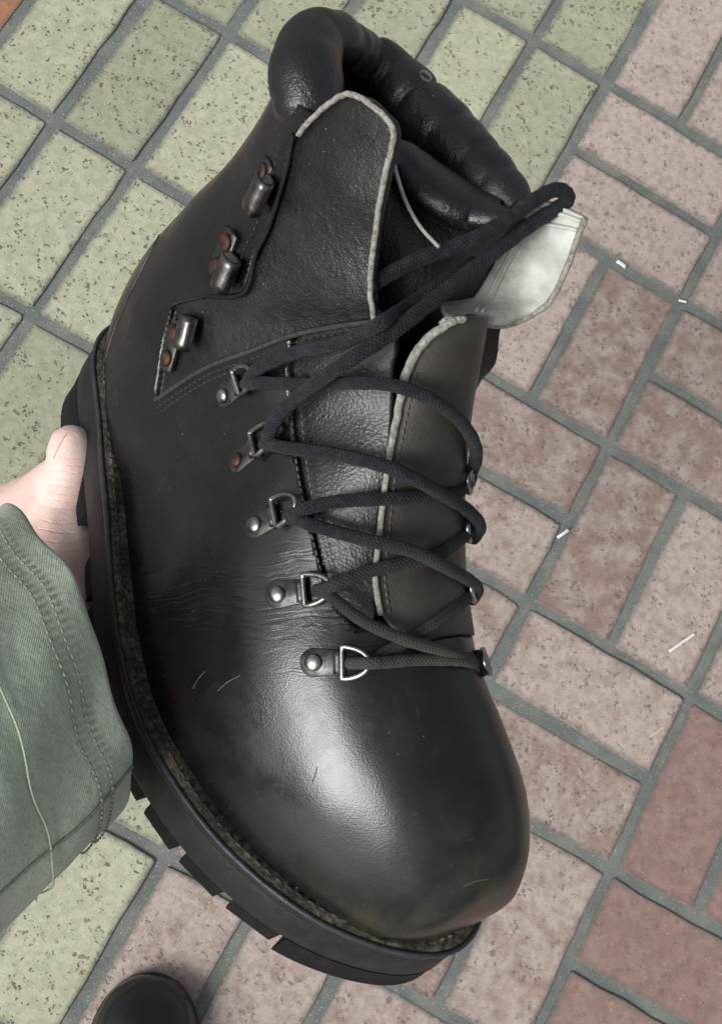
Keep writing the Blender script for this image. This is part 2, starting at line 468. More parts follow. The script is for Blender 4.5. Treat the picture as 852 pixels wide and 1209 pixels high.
# ------------------------------------------------------------------ the boot's own frame (metres: t to the toe, s to its outer side, h up)
BT = np.array([.39990004, .81979508, -.40989754]); BS = np.array([-.77987871, .06939252, -.62207224]); BU = np.array([.48152793, -.56843708, -.6670908])
BO = cray(165, 395) * .52
BM = np.stack([BT, BS, BU])
wT, wS, wU = (CAMM @ BT, CAMM @ BS, CAMM @ BU)
bm4 = Matrix.Identity(4); wO = c2w(BO)
for i in range(3): bm4[i][0], bm4[i][1], bm4[i][2], bm4[i][3] = wT[i], -wS[i], wU[i], wO[i]
boot = empty('hiking_boot', bm4)
tag(boot, 'scuffed black leather hiking boot with dark laces held sole-first in the bare hand', 'boot')

def L(t, s, h): return np.array([t, -s, h])                        # boot coordinates -> mesh coordinates
def pxof(P):
    """mesh coordinates -> picture position"""
    P = np.asarray(P, float); c = BO + P[..., 0:1] * BT - P[..., 1:2] * BS + P[..., 2:3] * BU
    return CX + F * c[..., 0] / c[..., 2], CY + F * c[..., 1] / c[..., 2]
EYE = BM @ (-BO) * np.array([1, -1, 1])                            # lens in mesh coordinates
def sight(u, v):
    d = (BM @ cray(u, v)) * np.array([1, -1, 1]); return d / np.linalg.norm(d)
def on_s(u, v, s):
    d = sight(u, v); lam = (-s - EYE[1]) / d[1]; return EYE + d * lam
def on_h(u, v, h):
    d = sight(u, v); lam = (h - EYE[2]) / d[2]; return EYE + d * lam

# ------------------------------------------------------------------ upper: rings fanned from toe to collar
NT = [-1.2, -.6, .4, 1.8, 4.1, 6.8, 9.3, 12, 14.6, 16.7, 18.9, 20.8, 22.6, 24.7, 26.4, 27.9, 29.1, 30.0, 30.6]
NS = [.0, 1.5, 2.4, 2.9, 3.3, 4.0, 4.5, 5.2, 5.8, 6.0, 6.2, 5.9, 5.5, 4.7, 3.8, 2.7, 1.3, -.1, -1.7]
FT = [-1.2, -.6, .4, 1.8, 4, 8, 12, 16, 20, 24, 26, 28, 29.2, 30.0, 30.6]
FS = [-.0, -1.4, -2.3, -2.9, -3.4, -3.5, -3.7, -4.4, -5.1, -5.25, -5.15, -4.8, -4.3, -3.6, -1.7]
def smooth_interp(x, X, Y):
    x = np.atleast_1d(np.asarray(x, float)); return sum(np.interp(x + d, X, Y) for d in (-.6, -.3, 0, .3, .6)) / 5
def sag(t): return smooth_interp(t, [-4, 0, 8, 17, 24, 28, 31, 34], [0, 0, -.4, -1.0, -.4, .3, .8, 1.2])
def near(t): return np.interp(t, NT, NS)
def far(t): return np.interp(t, FT, FS)
INSET = .60
def foot(tb, tf, hf, cf, xm=.25, n=2.2, k=1.0, kf=1.0, nf=2.6):
    a, b = near(tb) - INSET, far(tb) + INSET
    return (tb, float(sag(tb)[0]) - .9, tf, hf, (a - b) / 2 * k, (a - b) / 2 * k * kf, (a + b) / 2, cf, xm, n, 0., nf)
RINGS = np.array([
    (29.75, .4, 29.9, 1.6, .9, .9, -1.9, -1.9, .4, 2, 0., 2.),
    (29.2, .3, 29.75, 3.0, 2.3, 2.1, -1.75, -2.0, .4, 2.1, 0., 2.2),
    foot(28.4, 29.1, 4.4, -2.1, .36, 2.1, 1.0, .90, 2.3),
    foot(27.4, 28.1, 5.5, -2.1, .34, 2.05, 1.0, .83, 2.3),
    foot(26, 26.6, 6.4, -2.0, .32, 2.0, 1.0, .79, 2.4),
    foot(24, 24.6, 7.1, -1.6, .30, 1.95, .99, .76, 2.4),
    foot(21.5, 22.2, 7.8, -1.1, .28, 1.85, .98, .75, 2.5),
    foot(18.5, 19.7, 9.0, -.8, .26, 1.8, .98, .84, 2.6),
    foot(15.5, 17.6, 10.6, -.8, .25, 1.85, .98, .90, 2.7),
    foot(12, 16.2, 12.2, -.8, .25, 1.95, .99, .98, 2.7),
    foot(8, 15.1, 13.5, -.9, .26, 2.1, 1.02, 1.06, 2.7),
    (4, -.2, 14.5, 14.4, 3.5, 4.0, -.0, -.9, .30, 2.2, .15, 2.5),
    (1.2, .0, 14.1, 15.1, 3.4, 4.2, -.0, -.9, .35, 2.25, .5, 2.4),
    (-.3, .6, 13.8, 15.7, 3.4, 4.3, -.0, -.8, .40, 2.2, .85, 2.3),
    (-.75, 2.4, 13.6, 16.3, 3.5, 4.2, -.0, -.6, .44, 2.2, 1., 2.2),
    (-.6, 5, 13.4, 16.8, 3.5, 4.1, -.1, -.4, .46, 2.1, 1., 2.1),
    (.1, 8, 13.3, 17.4, 3.5, 4.0, -.3, -.4, .48, 2.05, 1., 2.05),
    (.9, 11, 13.2, 18.0, 3.6, 4.0, -.5, -.4, .49, 2.0, 1., 2.),
    (1.5, 14.2, 13.1, 18.8, 3.8, 4.0, -.7, -.4, .5, 2.0, 1., 2.),
    (1.6, 16.2, 13.0, 20.2, 3.8, 4.0, -.7, -.4, .5, 2.0, 1., 2.),
    (1.6, 18.6, 12.9, 22.8, 3.9, 4.0, -.7, -.4, .5, 2.0, 1., 2.),
], float)
NLOW, NUP = 24, 90
def half(xm, n, e):
    m = 2 / n
    b = np.linspace(np.pi / 2, 0, NLOW, endpoint=False); cb_ = np.cos(b); lowx = xm - xm * np.sin(b)
    lowg = (1 - e) * (.97 + .03 * cb_) + e * np.maximum(cb_, 0) ** m
    a = np.linspace(0, np.pi / 2, NUP)
    upx = xm + (1 - xm) * np.sin(a) ** m; upg = np.maximum(np.cos(a), 0) ** m
    return np.concatenate([lowx, upx]), np.concatenate([lowg, upg])
def ring_points(P):
    tb, hb, tf, hf, wn, wf, cb, cf, xm, n, e, nf = P
    xa, ga = half(xm, n, e); xb, gb = half(max(xm, .36), nf, e)
    x = np.concatenate([xa, xb[-2::-1]]); sg = np.concatenate([ga * wn, -gb[-2::-1] * wf])
    c = cb + (cf - cb) * x
    return np.stack([tb + (tf - tb) * x, c + sg, hb + (hf - hb) * x], 1)
NR = 300
KS = np.linspace(0, len(RINGS) - 1, NR)
def spline_rows(Y, x):
    n = len(Y); i = np.clip(np.floor(x).astype(int), 0, n - 2); f = (x - i)[:, None]
    a, b, c, d = Y[np.clip(i - 1, 0, n - 1)], Y[i], Y[i + 1], Y[np.clip(i + 2, 0, n - 1)]
    return .5 * (2 * b + (c - a) * f + (2 * a - 5 * b + 4 * c - d) * f ** 2 + (3 * b - a - 3 * c + d) * f ** 3)
NI = 280
rows = []
for P in spline_rows(RINGS, KS):
    p = ring_points(P)
    mid = len(p) // 2
    out = []
    for seg in (p[:mid + 1], p[mid:]):                 # keep the ridge at index NI/2
        d = np.concatenate([[0], np.cumsum(np.linalg.norm(np.diff(seg, axis=0), axis=1))]); d /= d[-1]
        x = np.linspace(0, 1, NI // 2 + 1)
        out.append(np.stack([np.interp(x, d, seg[:, j]) for j in range(3)], 1))
    rows.append(np.concatenate([out[0], out[1][1:]]))
GRID = np.array(rows) / 100.0
GRID[..., 1] *= -1                                       # mesh coordinates (t, -s, h)
# soften along the length
for _ in range(6):
    GRID[1:-1] = .25 * GRID[:-2] + .5 * GRID[1:-1] + .25 * GRID[2:]
for _ in range(4):
    GRID[:, 1:-1] = .25 * GRID[:, :-2] + .5 * GRID[:, 1:-1] + .25 * GRID[:, 2:]
# gentle dents and swells of a worn upper
def lumps(P, sc, seed):
    r = np.random.default_rng(seed); tot = 0
    for _ in range(9):
        k = r.normal(size=3) * sc; tot = tot + np.sin(P @ k + r.uniform(0, 6.28))
    return tot / 9
def grid_normals(G):
    du = np.gradient(G, axis=0); dv = np.gradient(G, axis=1)
    n = np.cross(du, dv); n /= np.linalg.norm(n, axis=2)[..., None] + 1e-12
    c = G.mean(axis=1, keepdims=True); sgn = np.sign(((G - c) * n).sum())
    return n * sgn
NORM = grid_normals(GRID)
GRID = GRID + NORM * (lumps(GRID, 55, 3) * .0012 + lumps(GRID, 130, 5) * .0005)[..., None]
NORM = grid_normals(GRID)
NI1 = NI + 1
grid_faces = [(i * NI1 + j, i * NI1 + j + 1, (i + 1) * NI1 + j + 1, (i + 1) * NI1 + j) for i in range(NR - 1) for j in range(NI)]
BASE = BVHTree.FromPolygons([Vector(p) for p in GRID.reshape(-1, 3)], grid_faces)
def hit(u, v, near_only=True):
    """point and normal where a sight line meets the upper; None past its outline"""
    d = sight(u, v); loc, nor, idx, dist = BASE.ray_cast(Vector(EYE), Vector(d))
    if loc is None: return None
    n = np.array(nor)
    if n @ d > 0: n = -n
    return np.array(loc), n
UPX, UPY = pxof(GRID)

# ------------------------------------------------------------------ panels of the upper
def in_poly(x, y, poly):
    poly = np.asarray(poly, float); inside = np.zeros(np.shape(x), bool); n = len(poly)
    for i in range(n):
        x1, y1 = poly[i]; x2, y2 = poly[(i + 1) % n]
        if y1 == y2: continue
        c = ((y1 > y) != (y2 > y)) & (x < (x2 - x1) * (y - y1) / (y2 - y1) + x1)
        inside ^= c
    return inside

VAMP_TOP = [(183, 473), (240, 436), (300, 413), (345, 396), (400, 385), (462, 378)]
HOOK_EDGE = [(183, 473), (192, 415), (203, 360), (246, 350), (288, 346), (302, 300), (318, 266), (338, 200), (346, 158)]
FLAP_EDGE = [(352, 160), (362, 147), (385, 125), (410, 111), (438, 124), (463, 150), (462, 175), (455, 205), (446, 250), (440, 300), (437, 335), (441, 378)]
SEAM = [(345, 396), (341, 440), (343, 480), (352, 560), (370, 640), (386, 700), (420, 745), (445, 735)]
GAP = [(462, 378), (464, 440), (459, 520), (448, 600), (441, 660), (445, 735)]
FAR_EDGE = [(548, 376), (525, 385), (500, 404), (480, 440), (467, 500), (456, 560), (447, 640), (443, 680), (449, 726)]

fi = np.arange((NR - 1) * NI); FI, FJ = fi // NI, fi % NI
def facemean(A): return (A[:-1, :-1] + A[1:, :-1] + A[1:, 1:] + A[:-1, 1:]) / 4
FU, FV = facemean(UPX).ravel(), facemean(UPY).ravel()
FC = (GRID[:-1, :-1] + GRID[1:, 1:]) / 2; FN = (NORM[:-1, :-1] + NORM[1:, 1:]) / 2
VIS = ((FN * (EYE - FC)).sum(2) > 0).ravel()
FK = (FI + .5) / NR * (len(RINGS) - 1)
FT_, FS_, FH_ = FC[..., 0].ravel(), -FC[..., 1].ravel(), FC[..., 2].ravel()

poly_gusset = HOOK_EDGE + FLAP_EDGE[1:] + VAMP_TOP[::-1]
poly_tongue = SEAM + GAP[::-1]
poly_open = FLAP_EDGE[3:] + [(462, 378), (464, 440), (480, 440), (500, 404), (530, 384), (600, 330), (680, 240), (640, -60), (380, -60)]
poly_facing = FAR_EDGE + [(470, 752), (520, 775), (566, 800), (680, 760), (680, 340)]
shaft = FK > 12.2
ridge = NI // 2
reg = np.full(len(fi), 'vamp', dtype=object)
above = (FV < np.interp(FU, [p[0] for p in VAMP_TOP], [p[1] for p in VAMP_TOP])) & (FU < 462)
near_side = FJ < ridge + 30
# quarter: shaft and heel above the vamp line; the line runs on to the heel below the hook patch
reg[(~near_side) & (FK > 13.2)] = 'far_quarter'
reg[(~near_side) & (FK <= 13.2) & (FK > 7.2) & (FJ < ridge + 95) & ((FV < np.interp(FU, [449, 470, 520, 566], [726, 752, 775, 800])) | ~VIS)] = 'facing'
reg[VIS & in_poly(FU, FV, poly_facing) & (FK < 16) & (FK > 6.3)] = 'facing'
reg[VIS & in_poly(FU, FV, poly_tongue) & (FK < 14)] = 'tongue'
reg[VIS & in_poly(FU, FV, poly_gusset) & (FJ < ridge + 40)] = 'gusset'
reg[VIS & in_poly(FU, FV, GAP + FAR_EDGE[::-1][:-2]) & (FU > 440) & (FK > 6.5)] = ''
front_gone = (FK > 12.3) & (FJ > ridge - 60) & (FJ < ridge + 62) & in_poly(FU, FV, poly_open) & ~(in_poly(FU, FV, poly_facing) & (FV > 372))
reg[front_gone] = ''
keep = VIS & in_poly(FU, FV, poly_facing) & (FV > 372)
reg[(FK > 12.3) & (FJ > ridge - 8) & (FJ < ridge + 58) & (reg != 'gusset') & (reg != 'tongue') & ~keep] = ''
# cut the top of the shaft along the collar
top_h = np.interp(FT_, [-.01, .02, .06, .10, .14], [.158, .162, .172, .180, .19])
reg[(FK > 15) & (FH_ > top_h + .004) & (reg != 'gusset')] = ''

def region_mesh(name, offset, depth=.0035, smooth=14):
    sel = np.nonzero(reg == name)[0]
    used = {}; V = []; Fc = []
    for f in sel:
        i, j = FI[f], FJ[f]; q = []
        for a, b in ((i, j), (i, j + 1), (i + 1, j + 1), (i + 1, j)):
            k = a * NI1 + b
            if k not in used: used[k] = len(V); V.append(GRID[a, b] + NORM[a, b] * offset)
            q.append(used[k])
        Fc.append(tuple(q))
    V = np.array(V); nv = np.array([NORM[k // NI1, k % NI1] for k in used])
    ec = {}
    for f in Fc:
        for a, b in zip(f, f[1:] + f[:1]): ec[(min(a, b), max(a, b))] = ec.get((min(a, b), max(a, b)), 0) + 1
    bnd = [e for e, c in ec.items() if c == 1]
    nb = {}
    for a, b in bnd: nb.setdefault(a, []).append(b); nb.setdefault(b, []).append(a)
    ids = [k for k, n in nb.items() if len(n) == 2]
    for _ in range(smooth):
        W = V.copy()
        for k in ids: W[k] = .5 * V[k] + .25 * (V[nb[k][0]] + V[nb[k][1]])
        V = W
    # relax the two rows of faces inside the edge so nothing folds over
    adj = {}
    for f in Fc:
        for a, b in zip(f, f[1:] + f[:1]): adj.setdefault(a, set()).add(b); adj.setdefault(b, set()).add(a)
    rim = set(nb); r1 = {x for k in rim for x in adj[k]} - rim; r2 = {x for k in r1 for x in adj[k]} - rim
    for _ in range(6):
        W = V.copy()
        for k in r2 | r1: W[k] = .4 * V[k] + .6 * np.mean([V[x] for x in adj[k]], 0)
        V = W
    V = list(V); low = {}
    for k in nb: low[k] = len(V); V.append(V[k] - nv[k] * depth)
    for a, b in bnd: Fc.append((a, b, low[b], low[a]))
    return fix_normals(mesh_from(V, Fc, name))

M_INNER = M_LINING
link('vamp', region_mesh('vamp', .0006), boot, M_VAMP)
link('quarter', region_mesh('far_quarter', .0008), boot, M_FACING)
link('gusset', region_mesh('gusset', -.0012), boot, M_GUSSET)
link('tongue', region_mesh('tongue', -.0018), boot, M_TONGUE)
link('eyelet_facing', region_mesh('facing', .0016), boot, M_FACING)

def lift(u, v, off=0.0):
    """a point standing off the upper, still on the sight line"""
    r = hit(u, v)
    if r is None: return None
    return r[0] - sight(u, v) * off
def px_path(pts, off=.001, n=10):
    pts = catmull(np.array(pts, float), n)
    out = [lift(u, v, off) for u, v in pts]
    return np.array([p for p in out if p is not None])

def stitch_row(mb, pts, step, length, rad, off=.0008):
    """short thread lengths set along a line on the leather"""
    P = px_path(pts, off, 24); d = np.concatenate([[0], np.cumsum(np.linalg.norm(np.diff(P, axis=0), axis=1))])
    s = 0.0
    while s + length < d[-1]:
        a = np.array([np.interp(s, d, P[:, k]) for k in range(3)]); b = np.array([np.interp(s + length, d, P[:, k]) for k in range(3)])
        m_ = (a + b) / 2; q = [a - 0, m_, b]
        mb.add(*tube(q, [rad * .6, rad, rad * .6], 6)); s += step

# raw edges and seams
e = MB(); P = px_path(FLAP_EDGE, .0012, 8)
P += rng.normal(size=P.shape) * .0001
e.add(*tube(P, .00095, 8)); e.build('raw_edge', M_RAWEDGE, boot)
e = MB(); P = px_path([(548, 377), (536, 379)] + FAR_EDGE[1:], .0030, 8)
P += rng.normal(size=P.shape) * .0001
e.add(*tube(P, np.interp(np.arange(len(P)), [0, 30, 50, 200], [.0012, .0016, .0011, .0009]), 8)); e.build('raw_edge', M_RAWEDGE, boot)
e = MB(); e.add(*tube(px_path(VAMP_TOP, .0012, 8), .0010, 6)); e.build('top_line_edge', M_DSTITCH, boot)
e = MB(); e.add(*tube(px_path(HOOK_EDGE[3:], .0012, 8), .0009, 6)); e.build('folded_edge', M_TREAD, boot)
st = MB()
stitch_row(st, [(x + 1, y + 9) for x, y in VAMP_TOP], .0032, .0021, .00038)
stitch_row(st, [(x + 2, y + 16) for x, y in VAMP_TOP[:5]], .0032, .0021, .00038)
st.build('stitching', M_DSTITCH, boot)
st = MB()
stitch_row(st, HOOK_EDGE[:3], .0026, .0019, .00034)
stitch_row(st, [(x + 6, y + 2) for x, y in HOOK_EDGE[:3]], .0026, .0019, .00030)
st.build('stitching', M_STITCH, boot)
st = MB()
stitch_row(st, SEAM[1:6], .0028, .0020, .00040); stitch_row(st, [(x + 12, y) for x, y in SEAM[1:6]], .0028, .0020, .00040)
st.build('stitching', M_STITCH, boot)
st = MB(); stitch_row(st, [(x + 11, y) for x, y in FAR_EDGE[3:]], .0028, .002, .00036, .0022); st.build('stitching', M_STITCH, boot)
st = MB(); stitch_row(st, [(x - 14, y - 4) for x, y in HOOK_EDGE[4:]], .003, .002, .00034, .0014); st.build('stitching', M_DSTITCH, boot)
# backstay: the strip that runs up the heel
BACK = [(199, 262), (178, 300), (160, 336), (146, 366), (135, 393), (126, 425), (120, 455)]
e = MB(); P = px_path(BACK, .0008, 8); e.add(*tube(P, .0011, 6, .6)); e.build('backstay_edge', M_WELTEDGE, boot)

# ------------------------------------------------------------------ sole
def outline(n=240, off=0.0):
    pts = [(t, s) for t, s in zip(NT, NS)] + [(t, s) for t, s in list(zip(FT, FS))[-2:0:-1]]
    P = np.array(pts); P = np.concatenate([P, P[:1]])
    d = np.concatenate([[0], np.cumsum(np.linalg.norm(np.diff(P, axis=0), axis=1))])
    x = np.linspace(0, d[-1], n, endpoint=False)
    Q = np.stack([np.interp(x, d, P[:, 0]), np.interp(x, d, P[:, 1])], 1)
    for _ in range(18): Q = .5 * Q + .25 * (np.roll(Q, 1, 0) + np.roll(Q, -1, 0))
    tn = np.roll(Q, -1, 0) - np.roll(Q, 1, 0); tn /= np.linalg.norm(tn, axis=1)[:, None]
    nr = np.stack([-tn[:, 1], tn[:, 0]], 1)
    if ((Q - Q.mean(0)) * nr).sum() < 0: nr = -nr
    return Q + nr * off
def layer(profile, n=240, capt=False, capb=False):
    """profile: (outward offset cm, height below the welt cm or callable of t)"""
    V = []; Fc = []
    for off, dh in profile:
        Q = outline(n, off); h = sag(Q[:, 0]) + (dh(Q[:, 0]) if callable(dh) else dh)
        V += [L(t / 100, s / 100, z / 100) for (t, s), z in zip(Q, h)]
    m_ = len(profile)
    for k in range(m_ - 1):
        for j in range(n): Fc.append((k * n + j, k * n + (j + 1) % n, (k + 1) * n + (j + 1) % n, (k + 1) * n + j))
    if capt: Fc.append(tuple(range(n)))
    if capb: Fc.append(tuple((m_ - 1) * n + j for j in range(n)))
    return V, Fc
MID = 2.15
welt = MB().add(*layer([(-1.3, -.10), (-.75, .02), (-.45, .03), (-.16, -.02), (-.06, -.10), (-.08, -.25)])).build('welt', M_WELT, boot)
wst = MB()
Q = outline(150, -.33)
for k in range(150):
    t, s = Q[k]; t2, s2 = Q[(k + 1) % 150]
    a = L(t / 100, s / 100, sag(t)[0] / 100 + .0006); b = L((t * .35 + t2 * .65) / 100, (s * .35 + s2 * .65) / 100, sag(t)[0] / 100 + .0006)
    wst.add(*tube([a, (a + b) / 2 + np.array([0, 0, .0003]), b], [.0004, .0006, .0004], 5))
wst.build('welt_stitching', M_WELT, welt)
sole = MB().add(*layer([(-.14, -.12), (-.02, -.12), (.05, -.2), (.05, -.48), (.0, -.54), (.03, -.6), (.14, -MID + .1), (.12, -MID), (-.5, -MID)], capb=True)).build('sole', M_RUBBER, boot)
lipP = np.array([L(t / 100, s / 100, h) for (t, s), h in zip(outline(240, .0), (sag(outline(240, 0)[:, 0]) - .13) / 100)])
MB().add(*tube(lipP, .0011, 8, closed=True)).build('sole_lip', M_WELTEDGE, sole)

def block(poly, z0, z1, taper=.92):
    """one lug: polygon (t, s) cm between heights z0 (top) and z1 (bottom), cm"""
    P = np.array(poly, float); c = P.mean(0); n = len(P); V = []; Fc = []
    for f, zz in ((1.0, 0), (1.0, .55), (taper + .04, .92), (taper - .04, 1.0)):
        for t, s in c + (P - c) * f:
            top = sag(t)[0] + z0; bot = z1(t) if callable(z1) else sag(t)[0] + z1
            V.append(L(t / 100, s / 100, (top + (bot - top) * zz) / 100))
    for k in range(3):
        for j in range(n): Fc.append((k * n + j, k * n + (j + 1) % n, (k + 1) * n + (j + 1) % n, (k + 1) * n + j))
    Fc.append(tuple(3 * n + j for j in range(n))); Fc.append(tuple(range(n)))
    return V, Fc
def lug(poly, z0, z1, taper=.92):
    o = MB().add(*block(poly, z0, z1, taper)).build('lug', M_TREAD, sole)
    for p in o.data.polygons: p.use_smooth = False
    return o
LUG = -MID - .95
# side lugs of the forefoot, near and far
t = 10.2
while t < 27.0:
    w = 1.72
    for edge, sg in ((near, 1), (far, -1)):
        a, b = float(smooth_interp(t, NT if sg > 0 else FT, NS if sg > 0 else FS)[0]), float(smooth_interp(t + w, NT if sg > 0 else FT, NS if sg > 0 else FS)[0])
        lug([(t, a + sg * .12), (t + w, b + sg * .12), (t + w - .15, b - sg * 2.0), (t - .15, a - sg * 2.0)], -MID + .02, LUG)
    if t > 12: lug([(t + .9, 1.4), (t + 2.0, .6), (t + 2.0, -.6), (t + .9, -1.4), (t + .3, -.8), (t + .3, .8)], -MID + .02, LUG)
    t += 2.2
# toe rand: a curved bumper lug that closes the front
Q = outline(240, .16); tq = [tuple(x) for x in Q if x[0] > 27.6]; i0 = int(np.argmin([abs(x[0] - 26.0) + (0 if x[1] > 0 else 9) for x in tq]))
tq = sorted(tq, key=lambda x: -math.atan2(x[1] + 1.2, x[0] - 26.5))
inner = [(25.9 + (x[0] - 25.9) * .55, -1.0 + (x[1] + 1.0) * .55) for x in tq[::-1]]
lug(tq + inner, -MID + .02, LUG - .25, .985)
# heel: a tall block with its own lugs; the ground line is level
Qh = outline(240, .12); hq = [tuple(x) for x in Qh if x[0] < 8.0]; hq = sorted(hq, key=lambda x: math.atan2(x[1], x[0] - 4.0 if abs(x[0] - 4.0) > 1e-3 else 1e-3))
hq = sorted([tuple(x) for x in Qh if x[0] < 8.0], key=lambda x: math.atan2(x[1], -(x[0] - 7.9)))
heel = MB().add(*block(hq, -MID + .02, lambda t: -4.7, .99)).build('heel_block', M_TREAD, sole)

# ------------------------------------------------------------------ collar, tongue top, turned-out flap
def sp(u, v, s): return on_s(u, v, s / 100)
def sweep_px(rows, n=12):
    """rows (u, v, s cm, r cm) -> path, radii"""
    C = catmull(np.array(rows, float), n)
    return np.array([sp(u, v, s) for u, v, s, r in C]), C[:, 3] / 100
COL = [(356, 162, 2.4, .5), (360, 142, 2.3, 1.05), (363, 114, 2.2, 1.25), (361, 80, 2.0, 1.24), (370, 52, 1.2, 1.12), (392, 46, .3, .98), (418, 62, -1.4, .98),
       (452, 88, -2.9, 1.16), (488, 122, -3.5, 1.22), (526, 162, -3.8, 1.24), (560, 200, -4.0, 1.22), (592, 232, -4.1, 1.05), (612, 252, -4.1, .6)]
P, r = sweep_px(COL, 16)
n_ = len(P); x = np.linspace(0, 1, n_)
def dip(c, w, d): return 1 - d * np.exp(-((x - c) / w) ** 2)
for c_, w_, d_ in ((.14, .03, .03), (.27, .02, .04), (.40, .016, .08), (.462, .010, .16), (.535, .009, .20), (.56, .02, -.03), (.61, .014, .04), (.675, .009, .15), (.70, .02, -.02), (.76, .012, .05), (.84, .012, .04), (.90, .012, .05)):
    r = r * dip(c_, w_, d_)
V, Fc, UV = tube(P, r, 40)
V = np.array(V); V = V + (lumps(V, 420, 11) * .0004 + lumps(V, 150, 12) * .0010)[:, None] * np.array([0.4, .4, .8])
MB().add(V, Fc, UV).build('collar', M_COLLAR, boot)
# piping crumbs of light thread on the collar seam
st = MB()
for (u, v, s) in ((503, 90, -3.6), (583, 196, -4.2)):
    c = sp(u, v, s) - sight(u, v) * .012
    th = np.linspace(0, 2 * math.pi, 14, endpoint=False)
    a_, b_ = L(.0030, 0, .0012), L(0, .0012, .0016)
    if u == 503: st.add(*tube([c + a_ * math.cos(q) + b_ * math.sin(q) for q in th], .0006, 6, closed=True))
st.build('loose_thread', M_STITCH, boot)

# padded top of the tongue
PAD = [(462, 172, -.2, .35), (474, 186, -.6, .85), (498, 212, -1.3, 1.2), (530, 236, -2.0, 1.3), (562, 250, -2.7, 1.1), (588, 256, -3.0, .8), (602, 252, -3.3, .35)]
P, r = sweep_px(PAD, 14)
V, Fc, UV = tube(P, r, 36, .62)
V = np.array(V); V = V + ((lumps(V, 240, 21) * .0008 + lumps(V, 520, 22) * .0003))[:, None] * np.array([0.4, .4, .8])
pad = MB().add(V, Fc, UV).build('tongue_pad', M_COLLAR, boot)
piping = np.array([sp(u, v, s) - sight(u, v) * .012 for u, v, s in catmull(np.array([(463, 178, .2), (468, 205, .0), (479, 238, -.3), (496, 268, -.5), (518, 292, -.8)], float), 8)])
MB().add(*tube(piping, .0007, 6)).build('piping', M_SUEDE, pad)

def outline_hit(u, v):
    """last point of the upper on this picture row, walking in from u"""
    while u > 60:
        r_ = hit(u, v)
        if r_ is not None: return u, r_
        u -= 1.0
def sheet(name, grid, mat, thick=.002, parent=boot, n=8, side=1):
    """sheet of leather through a lattice of (u, v, s) control points; real thickness"""
    def ctl(q):
        if len(q) == 3: return sp(*q)
        u0, (p0, _) = outline_hit(q[0], q[1]); return EYE + sight(q[0], q[1]) * (np.linalg.norm(p0 - EYE) - q[3] / 1000)
    G = np.array([[ctl(q) for q in rr] for rr in grid]); a, b, _ = G.shape
    rowsx = np.array([catmull(G[i], n) for i in range(a)]); colsx = np.array([catmull(rowsx[:, j], n) for j in range(rowsx.shape[1])]).transpose(1, 0, 2)
    P = colsx; A, B, _ = P.shape
    du = np.gradient(P, axis=0); dv = np.gradient(P, axis=1); nn = np.cross(du, dv); nn /= np.linalg.norm(nn, axis=2)[..., None] + 1e-12
    if (nn * (EYE - P)).sum() < 0: nn = -nn
    P = P + nn * (lumps(P, 150, 31) * .0010)[..., None]
    V = list(P.reshape(-1, 3)) + list((P - nn * thick).reshape(-1, 3)); Fc = []; o = A * B
    for i in range(A - 1):
        for j in range(B - 1):
            q = (i * B + j, i * B + j + 1, (i + 1) * B + j + 1, (i + 1) * B + j); Fc.append(q); Fc.append(tuple(o + k for k in q[::-1]))
    rim = [i * B for i in range(A)] + [(A - 1) * B + j for j in range(1, B)] + [i * B + B - 1 for i in range(A - 2, -1, -1)] + [j for j in range(B - 2, 0, -1)]
    for k in range(len(rim)):
        p, q = rim[k], rim[(k + 1) % len(rim)]; Fc.append((p, q, o + q, o + p))
    return link(name, fix_normals(mesh_from(V, Fc, name)), parent, mat), P

FLAP = [[(520, 388, 0, -3), (532, 383, 0, -3), (547, 378, 0, -2)],
        [(528, 374, 0, -4), (562, 380, 0, 1), (598, 385, -4.2)],
        [(520, 350, -3.0), (588, 352, -4.1), (642, 362, -4.8)],
        [(545, 305, -3.5), (612, 305, -4.5), (668, 318, -5.2)],
        [(575, 265, -3.9), (636, 268, -4.8), (683, 276, -5.4)],
        [(612, 238, -4.0), (655, 243, -4.8), (691, 258, -5.4)]]
flap, P = sheet('flap', FLAP, M_SUEDE, .0024)
# dark outer skin on the back of the flap
FLB = [[(q[0] + (1 if j else 0), q[1] + (1.0 if j == 2 else 0), q[2] - .30) if len(q) == 3 else (q[0], q[1] + 1, 0, q[3] - 3) for j, q in enumerate(row)] for row in FLAP]
sheet('flap_skin', FLB, M_FACING, .0012, flap)
edge = np.concatenate([P[:, -1]])
MB().add(*tube(edge, .0011, 8)).build('raw_edge', M_RAWEDGE, flap)
st = MB()
for q0, q1, c in ((.30, .93, .36), (.30, .93, .44)):
    A = P.shape[0]; k0, k1 = int(q0 * A), int(q1 * A); jj = int(c * P.shape[1])
    pth = P[k0:k1, jj] ; pth = pth + (EYE - pth) / np.linalg.norm(EYE - pth, axis=1)[:, None] * .0006
    st.add(*tube(pth, .0005, 5))
pth = P[-4, 3:-1]; pth = pth + (EYE - pth) / np.linalg.norm(EYE - pth, axis=1)[:, None] * .0008
st.add(*tube(pth, .0008, 6)); pth2 = P[-8, 8:-1] + (EYE - P[-8, 8:-1]) / np.linalg.norm(EYE - P[-8, 8:-1], axis=1)[:, None] * .0008
st.add(*tube(pth2, .0007, 6))
st.build('stitching', M_SUEDE, flap)
